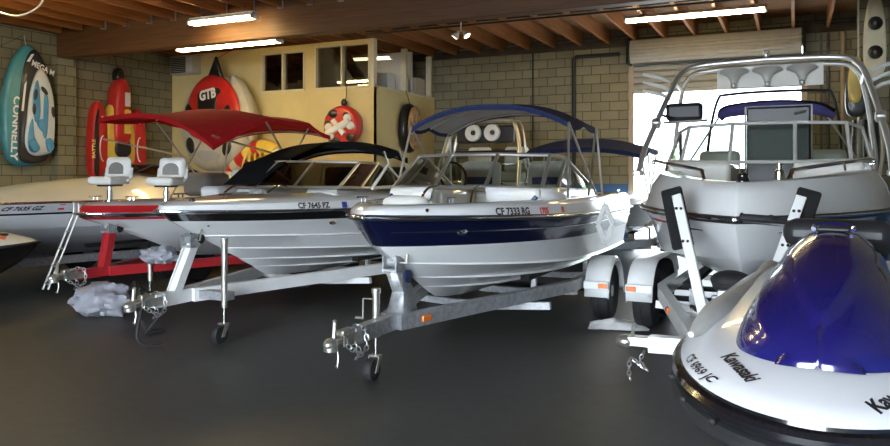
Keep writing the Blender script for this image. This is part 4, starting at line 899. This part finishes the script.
# ------------------------------------------------------------------ watercraft in the right foreground
from mathutils.bvhtree import BVHTree
def draper(ob):
    me = ob.data; bv = BVHTree.FromPolygons([v.co.copy() for v in me.vertices], [list(p.vertices) for p in me.polygons])
    def f(x, y, lift=.003):
        h = bv.ray_cast(V(x, y, 3), V(0, 0, -1)); return (h[0] + h[1] * (lift if h[1].z > 0 else -lift)) if h[0] else V(x, y, 1)
    return f
HR = R(-95)
G = thing('jet_ski', 'blue and white jet ski facing the camera with black bumper', 'jet ski', (.285, 5.04, 0), HR, 'watercraft')
gR = row(.575, 2.70, .935, .935, 2.4, 1.9, 2, .8, .5)
hr = [gR, row(.58, 2.71, .90, .90, 2.4, 1.9, 2, .8, .5), row(.57, 2.68, .82, .82, 2.4, 1.9, 2, .8, .5), row(.53, 2.58, .78, .79, 2.3, 1.7, 2, .8, .5), row(.46, 2.42, .64, .70, 2, 1.4, 2, .8, .5), row(0, 2.2, .46, .56, q=4)]
shell(hr, [0] * 5).build('hull', ['gel_black'], G, sharp=30)
for q, (dz, rr) in enumerate(((-.005, .030), (-.07, .034))):
    mb = MB(); pts = [rp_(hr[1], t, 1) + V(0, 0, dz) for t in TS] + [rp_(hr[1], t, -1) + V(0, 0, dz) for t in reversed(TS[:-1])]; mb.tube(pts, rr, 10); mb.build('bumper', 'rubber' if q else 'gel_black', G)
for k, t_ in enumerate((.62, .78, .88, .95)):
    for s in (1, -1):
        p = rp_(hr[1], t_, s); mb = MB(); mb.ell(p + V(.02 * t_, s * .028, -.035), (.012, .012, .012), 8, 5); mb.build('bumper_bolt', 'dark_steel', G)
dk = [gR, row(.565, 2.675, .96, .955, 2.4, 1.9, 2, .8, .5), row(.545, 2.62, 1.03, .978, 2.4, 1.85, 2, .8, .5), row(.47, 2.50, 1.10, 1.01, 2.4, 1.8, 2, .8, .5), row(.30, 2.38, 1.14, 1.045, 2.4, 1.8, 2, .8, .5), row(0, 2.28, 1.16, 1.06, q=2)]
gd = shell(dk, [0] * 5).build('deck', ['ski_white'], G, sharp=50)
dz = draper(gd)
zc_ = spline([(2.47, 0, 1.04), (2.46, 0, 1.07), (2.42, 0, 1.12), (2.33, 0, 1.18), (2.15, 0, 1.255), (1.9, 0, 1.32), (1.65, 0, 1.365), (1.45, 0, 1.38), (1.30, 0, 1.36), (1.2, 0, 1.30)], 6)
def hood_w(x):
    if x > 1.95: return .295 * max(.0, 1 - ((x - 1.95) / .525) ** 3.2) ** .5
    return .295 - .085 * ((1.95 - x) / .75) ** 1.4
rows = []
for p in zc_:
    w_ = max(.13, hood_w(p.x)); pw = .215 * max(0., (2.37 - p.x) / .95) ** .62; r_ = []
    for i in range(81):
        f = -1 + 2 * i / 80; y = w_ * f; base = min(1.03 + .10 * max(0, 2.47 - p.x), p.z - .01)
        z = base + (p.z - base) * max(0, 1 - abs(f) ** 2.5) ** .75
        e = max(0, min(1, (pw - abs(y)) / .03 + .5)); z += .026 * e * e * (3 - 2 * e) * max(0, 1 - abs(f) ** 4)
        e2 = max(0, min(1, (w_ * .82 - abs(y)) / .02)); z += .016 * (e2 * e2 * (3 - 2 * e2) - 1) * min(1, (2.47 - p.x) / .2)
        r_.append(V(p.x - .05 * max(0, abs(f)) ** 3 * max(0, (p.x - 2.2) / .27), y, z))
    rows.append(r_)
mb = MB(); mb.grid(rows); mb.ngon(rows[-1]); mb.build('hood', 'ski_blue', G, sharp=60)
mb = MB(); mb.box((1.47, 0, 1.417), (.09, .13, .02), 0, Matrix.Rotation(R(4), 3, 'Y')); mb.build('hood_vent', 'black_plastic', G, bevel=.008)
mb = MB(); mb.tube(spline([(1.49, -.075, 1.413), (1.43, -.068, 1.424), (1.41, 0, 1.428), (1.43, .068, 1.424), (1.49, .075, 1.413)], 5), .010, 6); mb.build('vent_lip', 'ski_blue', G)
for s in (1, -1):
    mb = MB(); pts = spline([(2.10, s * .46, 1.03), (1.9, s * .44, 1.045), (1.55, s * .42, 1.05), (1.2, s * .40, 1.05), (.7, s * .38, 1.05), (.1, s * .40, 1.06)], 6); mb.tube(pts, [.012 + .05 * min(1, i / 9) for i in range(len(pts))], 12); mb.build('side_fairing', 'interior_grey', G)
rbox('handlebar_pad', 'black_plastic', G, (1.10, 0, 1.37), (.18, .46, .13), .05)
rbox('handlebar_neck', 'black_plastic', G, (1.05, 0, 1.25), (.22, .3, .2), .05)
for s in (1, -1):
    mb = MB(); mb.tube([(1.08, s * .18, 1.40), (1.02, s * .28, 1.415)], .018, 8); mb.build('handlebar', 'black_plastic', G)
    mb = MB(); mb.tube([(1.02, s * .27, 1.415), (1.00, s * .30, 1.42), (.99, s * .315, 1.42), (.95, s * .44, 1.425), (.948, s * .445, 1.425)], [.022, .026, .021, .02, .026], 10); mb.build('hand_grip', 'rubber', G)
    mb = MB(); mb.tube(spline([(1.10, s * .22, 1.40), (1.09, s * .30, 1.405), (1.05, s * .42, 1.41)], 4), .008, 6); mb.build('brake_lever', 'black_plastic', G)
mb = MB(); mb.grid([[(x_, y_ * w_, z_ - .06 * abs(y_) ** 3) for y_ in (-1, -.8, -.4, 0, .4, .8, 1)] for x_, w_, z_ in ((1.0, .14, 1.22), (.85, .17, 1.27), (.5, .19, 1.25), (.1, .2, 1.27))]); mb.build('seat', 'vinyl_black', G, solid=.12)
def deck_text(name, st, size, x0, y0, dx, dy, bold, shear):
    l = math.hypot(dx, dy); dx, dy = dx / l, dy / l; s = 1 if y0 < 0 else -1
    ux, uy = -dy, dx
    return text_obj(name, st, size, lambda u, v: dz(x0 + dx * u + ux * v, y0 + dy * u + uy * v), 'ink_black', G, bold, shear, .95)
deck_text('maker_lettering', 'Kawasaki', .068, 2.31, -.315, .26, .142, .0024, .12)
deck_text('maker_lettering', 'Kawasaki', .068, 2.60, .165, -.26, .142, .0024, .12)
side_text('registration_number', 'CF 6969 JC', .06, 2.20, .06, dk[1], dk[2], 'ink_black', G, -1, .001)
t = thing('watercraft_stand', 'low black stand hidden under the blue and white jet ski', 'stand', (.285, 5.04, 0), HR)
for s in (1, -1): mb = MB(); mb.box((1.2, s * .2, .46), (1.7, .08, .06)); mb.build('bunk', 'black_carpet', t)
for x_ in (.5, 1.9):
    mb = MB(); mb.box((x_, 0, .40), (.06, .5, .06)); mb.build('crossmember', 'dark_steel', t)
    for s in (1, -1): mb = MB(); mb.box((x_, s * .2, .2), (.05, .05, .40)); mb.build('leg', 'dark_steel', t)

# watercraft whose nose enters at the left edge
HE = math.atan2(.89, .45)
E = thing('jet_ski', 'white topped jet ski nose with orange stripes beside pale cream decked boat', 'jet ski', (-8.60 - .45 * 2.6, 6.25 - .89 * 2.6, 0), HE, 'watercraft')
eR = row(.50, 2.6, .74, .80, 2.2, 1.5, 2)
shell([eR, row(.49, 2.57, .68, .74, 2.2, 1.5, 2), row(.42, 2.4, .46, .56, 2, 1.4, 2), row(0, 2.1, .30, .38, q=3)], [0] * 3).build('hull', ['gel_black'], E, sharp=30)
ed = shell([eR, row(.47, 2.52, .83, .85, 2.2, 1.5, 2), row(.32, 2.25, .97, .93, 2.2, 1.5, 2), row(0, 2.05, 1.07, .97, q=2)], [0] * 3).build('deck', ['gel_cream'], E, sharp=50); rub_rail(E, eR, .02, 'rubber', 'rubber')
dze = draper(ed)
mb = MB()
for i in range(6):
    x_ = 1.45 + .13 * i; mb.add([dze(x_ + u, -.33 + .10 * (i / 6) + v, .005) for u, v in ((0, 0), (.10, .0), (.13, .09), (.03, .09))], [(0, 1, 2, 3)])
mb.build('orange_stripes', 'ink_orange', E); mb = MB(); mb.ell(dze(2.2, -.12), (.06, .03, .02), 10, 6); mb.build('deck_vent', 'black_plastic', E)
rbox('seat', 'vinyl_black', E, (.7, 0, 1.12), (1.2, .34, .22), .07)
t = thing('watercraft_stand', 'low dark stand under the jet ski with orange stripes', 'stand', (-8.60 - .45 * 2.6, 6.25 - .89 * 2.6, 0), HE)
for x_ in (.5, 1.7):
    mb = MB(); mb.box((x_, 0, .265), (.08, .5, .06)); mb.build('crossmember', 'dark_steel', t)
    for s in (1, -1): mb = MB(); mb.box((x_, s * .2, .13), (.06, .06, .26)); mb.build('leg', 'dark_steel', t)

# ------------------------------------------------------------------ towable tubes on the walls
def puff(name, outline, h, m, parent, z=0, prof=None, smooth=4, sub=None):
    """cushion shaped body from a closed outline (local x, y), thickness h outward from z"""
    pts = spline([(p[0], p[1], 0) for p in outline], smooth, True) if smooth else [V(p[0], p[1], 0) for p in outline]
    c = sum(pts, V(0, 0, 0)) / len(pts); mb = MB()
    prof = prof or [(.90, 0), (.97, .12), (1, .35), (1, .62), (.96, .84), (.88, .97), (.74, 1.0)]
    rows = [[V(c.x + (p.x - c.x) * f, c.y + (p.y - c.y) * f, z + h * q) for p in pts] for f, q in prof]
    mb.grid(rows, cv=True); mb.ngon(rows[0]); mb.ngon(rows[-1]); return mb.build(name, m, parent, sharp=60)
def flat(name, outline, m, parent, z, h=.01, smooth=4):
    pts = spline([(p[0], p[1], 0) for p in outline], smooth, True) if smooth else [V(*p, 0) for p in outline]
    mb = MB(); mb.prism([(p.x, p.y) for p in pts], z, z + h); return mb.build(name, m, parent)
def wtext(name, st, size, x, y, ang, z, m, parent, bold=.0, shear=0.):
    ca, sa = math.cos(ang), math.sin(ang)
    return text_obj(name, st, size, lambda u, v: V(x + u * ca - v * sa, y + u * sa + v * ca, z), m, parent, bold, shear)
def rope(parent, pts, r=.008, m='ink_white'): mb = MB(); mb.tube(pts, r, 6); return mb.build('hanging_rope', m, parent)
def bez(a, b): return a
# teal boat shaped tube: outline in metres on the left wall (x along the wall, y up)
T1 = thing('towable_tube', 'teal, blue and white boat shaped inflatable hung on left block wall', 'inflatable tube', mtx=wall_frame((LX + .02, 9.05, 1.82), (0, 1, 0), (0, 0, 1)) @ Matrix.Diagonal((.78, .94, .55, 1)), group='towable inflatables on the walls')
puff('outer_tube', [(.62, 2.48), (.38, 2.30), (.12, 1.85), (-.02, 1.2), (.0, .5), (.16, .10), (.5, -.02), (.95, .05), (1.22, .35), (1.32, .9), (1.27, 1.5), (1.08, 2.05), (.82, 2.40)], .42, 'pvc_teal', T1)
puff('black_deck', [(.68, 2.38), (.46, 2.05), (.36, 1.5), (.28, .8), (.32, .15), (.7, .03), (1.1, .16), (1.26, .6), (1.29, 1.2), (1.16, 1.85), (.92, 2.25)], .10, 'pvc_black', T1, .38)
puff('inner_tube', [(.80, 1.98), (.60, 1.6), (.50, 1.0), (.44, .45), (.60, .22), (.95, .22), (1.18, .35), (1.24, .9), (1.18, 1.5), (1.0, 1.9)], .16, 'pvc_white', T1, .44)
for pts in ([(.62, 1.55), (.74, 1.75), (.80, 1.3), (.78, .95), (.66, .9), (.60, 1.2)], [(.92, 1.5), (1.02, 1.35), (1.0, .8), (.95, .55), (.86, .7), (.88, 1.1)], [(.50, .75), (.60, .95), (.64, .6), (.74, .42), (.62, .28), (.48, .36)]): puff('seat_lane', pts, .05, 'pvc_blue', T1, .58)
for pts in ([(.70, .86), (.84, .96), (.94, .80), (.84, .70)], [(.46, .46), (.62, .52), (.76, .36), (.62, .26)], [(.94, .52), (1.08, .56), (1.16, .38), (1.02, .28)]): puff('seat_cushion', pts, .09, 'pvc_blue', T1, .60)
for x_, y_, a in ((.90, 1.55, .9), (.66, 1.45, -.2), (1.14, 1.12, .15), (.62, 1.15, .0)):
    mb = MB(); mb.ell((x_, y_, .64), (.05, .12, .035), 12, 6, rot=Matrix.Rotation(a, 3, 'Z')); mb.build('handle', 'pvc_black', T1)
wtext('maker_lettering', 'CONNELLY', .25, .20, 1.40, R(-94), .435, 'ink_white', T1, .008)
wtext('model_lettering', 'MEGA M', .17, .62, 2.06, R(-16), .487, 'ink_white', T1, .006)
flat('white_flash', [(.50, 2.12), (.62, 2.28), (.70, 2.30), (.58, 2.12)], 'ink_white', T1, .482, .004, 0); flat('white_flash', [(.36, 1.1), (.44, 1.65), (.50, 1.72), (.42, 1.1)], 'ink_white', T1, .482, .004, 0)
rope(T1, [(.62, 2.46, .2), (.66, 2.7, .02)]); rope(T1, [(.66, 2.7, .02), (-.35, 2.2, .02)], .006, 'dark_steel')
# rocket shaped red and yellow tube
T2 = thing('towable_tube', 'red and yellow rocket shaped inflatable with two pontoons on left wall', 'inflatable tube', mtx=wall_frame((LX + .02, 10.95, 1.55), (0, 1, 0), (0, 0, 1)) @ Matrix.Diagonal((.88, .90, .6, 1)), group='towable inflatables on the walls')
puff('pontoon', [(.02, .1), (.0, 1.0), (.06, 1.6), (.22, 1.85), (.38, 1.6), (.44, 1.0), (.42, .1), (.22, -.02)], .42, 'pvc_red', T2)
puff('pontoon', [(1.22, .1), (1.20, 1.0), (1.26, 1.5), (1.42, 1.75), (1.56, 1.5), (1.62, 1.0), (1.60, .1), (1.4, -.02)], .42, 'pvc_red', T2)
puff('body_panel', [(.34, .4), (.40, 1.2), (.56, 1.75), (.9, 1.95), (1.14, 1.75), (1.26, 1.2), (1.30, .4), (.8, .3)], .42, 'pvc_yellow', T2)
puff('fuselage', [(.60, .95), (.60, 1.9), (.68, 2.3), (.84, 2.46), (1.0, 2.3), (1.06, 1.9), (1.06, .95), (.84, .8)], .54, 'pvc_red', T2, .02)
flat('yellow_panel', [(.82, 1.1), (.82, 1.66), (.92, 1.70), (1.02, 1.66), (1.02, 1.1)], 'ink_yellow', T2, .562, .012, 0); flat('white_panel', [(.84, 1.76), (.84, 2.10), (1.0, 2.10), (1.0, 1.76)], 'ink_white', T2, .562, .012, 0)
puff('nose_pad', [(.74, 2.42), (.76, 2.62), (.84, 2.72), (.94, 2.62), (.96, 2.42), (.84, 2.36)], .3, 'pvc_black', T2, .05)
puff('cockpit', [(.62, .62), (.66, .92), (.84, 1.0), (1.04, .92), (1.08, .62), (.84, .5)], .14, 'pvc_black', T2, .36)
flat('black_side', [(.03, .15), (.02, 1.0), (.08, 1.5), (.16, 1.62), (.15, .9), (.16, .1)], 'pvc_black', T2, .415, .012); wtext('lettering', 'BATTLE', .13, .045, .48, R(90), .43, 'ink_yellow', T2, .003)
for cx in (.28, 1.40):
    mb = MB(); mb.tube([(cx + .10 * math.cos(q), .72 + .30 * math.sin(q), .43) for q in [PI * (.5 + i / 12) for i in range(13)]], .016, 6); mb.build('white_ring', 'ink_white', T2)
    mb = MB(); mb.ell((cx - .02, 1.42, .40), (.07, .09, .03), 10, 6); mb.build('white_badge', 'ink_white', T2)
rope(T2, [(.84, 2.7, .2), (.84, 3.0, .02)], .010, 'pvc_black')
# big round red and cream tube on the office wall
def disc(r, n=20, sx=1., cx=0, cy=0): return [(cx + r * sx * math.cos(2 * PI * i / n), cy + r * math.sin(2 * PI * i / n)) for i in range(n)]
T3 = thing('towable_tube', 'big round inflatable, red above cream, lettered GTB, on yellow wall', 'inflatable tube', mtx=wall_frame((-11.75, OY - .02, 2.86), (.985, -.17, 0), (0, 0, 1)), group='towable inflatables on the walls')
puff('round_tube', disc(1.10, 24, 1.06, -.08, -.08), .55, 'pvc_cream', T3, .02)
puff('red_cover', [(-.78, -.25), (-.86, .2), (-.6, .75), (-.05, 1.02), (.5, .88), (.92, .4), (.95, -.25), (.5, -.45), (0, -.5), (-.4, -.42)], .14, 'pvc_red', T3, .50)
puff('grey_rim', [(.62, .98), (.95, .72), (1.18, .2), (1.22, -.4), (1.10, -.42), (1.05, .1), (.85, .6), (.58, .86)], .22, 'pvc_cream', T3, .30)
puff('black_band', [(-.30, .10), (-.36, .55), (-.26, .64), (.30, .70), (.44, .6), (.30, .5), (.26, .06), (0, .0)], .05, 'pvc_black', T3, .63); wtext('lettering', 'GTB', .30, -.24, .44, R(6), .69, 'ink_white', T3, .014)
for x_, y_ in ((-.70, .22), (.62, .14), (-.74, -.55), (.55, -.62), (.75, -.3)):
    mb = MB(); mb.ell((x_, y_, .62 if y_ > 0 else .57), (.14, .20, .05), 14, 6, rot=Matrix.Rotation(.5 * (1 if x_ < 0 else -1), 3, 'Z')); mb.build('handle', 'pvc_black', T3)
flat('grey_badge', [(-.5, -.78), (-.35, -.68), (.2, -.72), (.3, -.84), (-.2, -.92)], 'grey_plastic', T3, .565, .012)
puff('tow_harness', [(-.22, .78), (.16, 1.42), (.42, .86), (.1, .72)], .10, 'pvc_black', T3, .5, smooth=0); rope(T3, [(.16, 1.40, .5), (.20, 1.66, .06), (.22, 2.0, .04)], .012, 'pvc_red')
# red round tube with the white bone
T4 = thing('towable_tube', 'smaller round red inflatable with white bone shape on yellow wall', 'inflatable tube', mtx=wall_frame((-8.62, OY - .02, 2.66), (1, 0, 0), (0, 0, 1)), group='towable inflatables on the walls')
puff('round_tube', disc(.44, 20, 1.0), .26, 'pvc_red', T4)
for x_, y_, a, b_ in ((-.16, .26, .14, .1), (.16, .22, .10, .08), (-.30, .02, .09, .12), (.26, -.24, .12, .09), (-.1, -.30, .15, .07)):
    mb = MB(); mb.ell((x_, y_, .245), (a, b_, .03), 12, 6); mb.build('black_patch', 'pvc_black', T4)
bone = MB(); bone.tube([(-.30, -.16, .27), (.26, .10, .27)], .08, 10); bone.tube([(-.16, .12, .27), (.12, -.18, .27)], .06, 10)
for x_, y_ in ((-.27, -.02), (-.22, -.20), (.20, .16), (.27, .0)): bone.ell((x_, y_, .27), (.10, .09, .05), 12, 6)
bone.build('white_bone', 'ink_white', T4); rope(T4, [(.0, .42, .15), (.02, .62, .03), (.02, 1.3, .02)], .008, 'pvc_black'); mb = MB(); mb.ell((0.01, .50, .1), (.07, .09, .05), 10, 6); mb.build('hook_pad', 'pvc_black', T4)
# narrow patterned tube on the side face
T5 = thing('towable_tube', 'dark rimmed round inflatable with tan pattern on office side wall', 'inflatable tube', mtx=wall_frame((OX + .02, 14.75, 2.68), (0, 1, 0), (0, 0, 1)), group='towable inflatables on the walls')
puff('round_tube', disc(.56, 20, .66), .2, 'pvc_black', T5); puff('patterned_face', disc(.49, 18, .66), .07, 'pvc_tan', T5, .22)
for i in range(6):
    a = 2 * PI * i / 6 + .3; mb = MB(); mb.tube(spline([(.08 * math.cos(a), .1 * math.sin(a), .275), (.2 * math.cos(a + .3), .26 * math.sin(a + .3), .275), (.3 * math.cos(a), .38 * math.sin(a), .275)], 4), .022, 6); mb.build('cream_stroke', 'pvc_cream', T5)
mb = MB(); mb.ell((0, -.12, .27), (.14, .2, .02), 12, 6); mb.build('red_patch', 'pvc_red', T5)
rope(T5, [(0, .55, .12), (0, .85, .02)], .01, 'pvc_black')
# arched tube with red, white and yellow bands
T6 = thing('towable_tube', 'arched inflatable with red, white and yellow bands behind black canvas top', 'inflatable tube', mtx=wall_frame((-10.35, OY - .55, 1.35), (1, 0, 0), (0, 0, 1)), group='towable inflatables on the walls')
arch = spline([(-1.05, -.10, .1), (-.85, .28, .1), (-.5, .62, .1), (-.08, .86, .1), (.3, .78, .1), (.55, .4, .1), (.62, -.1, .1)], 8); bands = ['pvc_red', 'pvc_cream', 'pvc_red', 'pvc_cream', 'pvc_red', 'pvc_yellow', 'pvc_red', 'pvc_yellow', 'pvc_yellow', 'pvc_cream', 'pvc_red', 'pvc_cream', 'pvc_red']; n = len(arch); k = len(bands)
for i, m_ in enumerate(bands):
    a, b_ = i * (n - 1) // k, (i + 1) * (n - 1) // k; mb = MB(); mb.tube(arch[a:b_ + 1], .17, 14); mb.build('tube_band', m_, T6)
for q in range(5): mb = MB(); mb.tube(spline([(-.3 + .12 * q, .75, .25), (-.36 + .16 * q, .55, .28), (-.4 + .2 * q, .25, .27)], 5), .022, 6); mb.build('yellow_strap', 'pvc_yellow', T6)
puff('red_floor', [(-.9, -.3), (-.7, .2), (-.2, .55), (.3, .5), (.5, .0), (.45, -.3)], .12, 'pvc_red', T6, .02)
mb = MB(); mb.box((-.2, -.85, .12), (1.5, 1.0, .24)); mb.build('packing_block', 'pvc_red', T6, bevel=.05)


# ------------------------------------------------------------------ clutter
from mathutils import noise
def lump(name, c, r, m, amp, fr, parent=None, flatz=None, seg=36, rings=22, seed=0):
    mb = MB(); rows = []
    for i in range(rings + 1):
        a = PI * i / rings; row_ = []
        for q in range(seg):
            d = V(max(math.sin(a), 1e-3) * math.cos(2 * PI * q / seg), max(math.sin(a), 1e-3) * math.sin(2 * PI * q / seg), -math.cos(a))
            k_ = 1 + amp * noise.noise(d * fr + V(seed, 0, 0)) + amp * .5 * noise.noise(d * fr * 2.7 + V(0, seed, 0))
            p = V(d.x * r[0], d.y * r[1], d.z * r[2]) * k_
            if flatz is not None: p.z = max(p.z, flatz)
            row_.append(p)
        rows.append(row_)
    mb.grid(rows, cv=True); o = mb.build(name, m, parent, sharp=50); o.location = c; return o
o = lump('plastic_bag', (-7.35, 6.15, .17), (.36, .30, .20), 'plastic_bag', .35, 2.2, flatz=-.17, seed=3); tag(o, 'big crumpled grey plastic bag on floor under red trailer', 'bag', 'crumpled plastic bags')
o = lump('plastic_bag', (-7.02, 6.72, .65), (.24, .18, .11), 'plastic_bag', .35, 2.4, flatz=-.09, seed=8); tag(o, 'small crumpled bag lying on the red trailer frame', 'bag', 'crumpled plastic bags')
mb = MB(); rows = []
for i in range(31):
    r_ = []
    for j in range(25):
        x_, y_ = -.28 + .56 * i / 30, -.22 + .44 * j / 24; d = math.hypot(x_ / .28, y_ / .22); rr = 1 + .25 * noise.noise(V(x_ * 4, y_ * 4, 5))
        z_ = .008 + max(0, 1 - d * d) * (.07 + .07 * noise.noise(V(x_ * 9, y_ * 9, 1))) + .012 * abs(noise.noise(V(x_ * 25, y_ * 25, 3))); r_.append(V(x_ * rr * (1.1 if d > .8 else 1), y_ * rr, max(.004, z_)))
    rows.append(r_)
mb.grid(rows); o = mb.build('floor_rag', 'cloth_rag', loc=(-1.72, 8.02, 0)); o.rotation_euler = (0, 0, .25); tag(o, 'crumpled white rag on floor between the two white fenders', 'rag')
t = thing('wiring_cord', 'tangled black trailer wires by tongue of cream white trailer', 'cord', (-5.75, 5.15, 0))
for q, pts in enumerate(([(-.35, .5, .02), (-.5, .45, .35), (-.3, .3, .55), (-.05, .1, .52), (.0, -.05, .52)], [(-.25, .4, .02), (-.1, .5, .3), (-.2, .3, .5), (0, .1, .53)], [(.05, .05, .53), (.14, .0, .4), (.13, -.05, .12), (.2, .0, .02), (.3, .1, .02)], [(-.35, .5, .02), (-.2, .6, .02), (-.25, .4, .02)])):
    mb = MB(); mb.tube(spline(pts, 8), .016, 6); mb.build('wire_loop', 'rubber', t)
# things hung along the right wall
t = thing('ski_vest', 'yellow and black float vest hung on block pilaster by the right wall', 'vest', mtx=wall_frame((.90, 13.37, 2.85), (1, 0, 0), (0, 0, 1)) @ Matrix.Diagonal((.62, .85, .8, 1)))
puff('vest_body', [(-.2, -.3), (-.24, .2), (-.12, .42), (.12, .42), (.24, .2), (.2, -.3)], .16, 'pvc_black', t); puff('yellow_panel', [(-.16, -.05), (-.18, .45), (-.05, .72), (.08, .72), (.12, .4), (.08, -.05)], .06, 'pvc_yellow', t, .15)
mb = MB(); mb.tube([(0, .7, .08), (0, .9, .02)], .012, 6); mb.build('vest_loop', 'pvc_black', t)
t = thing('wake_board', 'cream wakeboard hung upright high on block pilaster by right wall', 'wakeboard', mtx=wall_frame((1.16, 13.385, 3.20), (1, 0, 0), (0, 0, 1)) @ Matrix.Diagonal((.7, 1, 1, 1)))
puff('board_body', [(-.2, .1), (-.22, .7), (-.12, 1.2), (0, 1.3), (.12, 1.2), (.22, .7), (.2, .1), (0, -.05)], .05, 'post_paint', t)
for y_ in (.35, .8): mb = MB(); mb.ell((0, y_, .10), (.15, .11, .09), 12, 8); mb.build('boot_binding', 'pvc_black', t)
t = thing('rope_bundle', 'bundle of pale straps and black cords hanging below yellow vest', 'rope', mtx=wall_frame((1.08, 13.36, 1.7), (1, 0, 0), (0, 0, 1)))
for q in range(6): mb = MB(); mb.tube(spline([(-.2 + .07 * q, .8, .05), (-.22 + .08 * q, .3, .09), (-.18 + .06 * q, -.25 + .05 * (q % 3), .06)], 5), .03, 8); mb.build('strap', 'pvc_cream' if q % 2 else 'pvc_black', t)
# bright shrubs across the yard
t = thing('yard_shrub', 'pale green shrub out in the bright yard beyond the shutter', 'shrub', (1.6, 27, 0))
rnd = random.Random(5); mb = MB()
for q in range(260):
    a, b_ = rnd.uniform(0, 2 * PI), rnd.uniform(0, 1) ** .5; c = V(1.8 * b_ * math.cos(a), 1.0 * b_ * math.sin(a), rnd.uniform(.3, 3.2)); u = V(rnd.gauss(0, 1), rnd.gauss(0, 1), rnd.gauss(0, 1)).normalized() * .22; v = u.orthogonal().normalized() * .12
    mb.add([c - u, c - v, c + u, c + v], [(0, 1, 2, 3)])
mb.build('foliage', 'hedge_green', t, weld=False); mb = MB(); mb.tube([(0, 0, 0), (.05, 0, 1.5)], .06, 8); mb.build('stem', 'dark_wood', t)

# ------------------------------------------------------------------ world, camera, view
w = bpy.data.worlds.new('World'); scene.world = w; w.use_nodes = True
bg = w.node_tree.nodes['Background']; bg.inputs['Color'].default_value = (.80, .90, 1.0, 1); bg.inputs['Strength'].default_value = 24.0
wn, wl = w.node_tree.nodes, w.node_tree.links        # hazy sky, brighter over the entrance side
tc = wn.new('ShaderNodeTexCoord'); sp = wn.new('ShaderNodeSeparateXYZ'); mr = wn.new('ShaderNodeMapRange')
mr.inputs['From Min'].default_value = -.3; mr.inputs['From Max'].default_value = .3; mr.inputs['To Min'].default_value = 25; mr.inputs['To Max'].default_value = 9
wl.new(tc.outputs['Generated'], sp.inputs[0]); wl.new(sp.outputs['Y'], mr.inputs['Value']); wl.new(mr.outputs[0], bg.inputs['Strength'])
cam = bpy.data.cameras.new('camera'); co = bpy.data.objects.new('camera', cam); COL.objects.link(co)
cam.sensor_width = 36; cam.lens = F / 890 * 36; cam.shift_y = -(223 - HY) / 890; cam.clip_start = .05
co.location = (0, 0, CAMH); co.rotation_euler = (R(90), 0, TH); scene.camera = co
vs = scene.view_settings; vs.view_transform = 'Standard'; vs.look = 'None'; vs.gamma = 1; vs.use_curve_mapping = False; vs.exposure = 0.0
cy = scene.cycles; cy.max_bounces = 8; cy.diffuse_bounces = 4; cy.glossy_bounces = 4; cy.transparent_max_bounces = 12; cy.sample_clamp_indirect = 6
cy.use_denoising = True
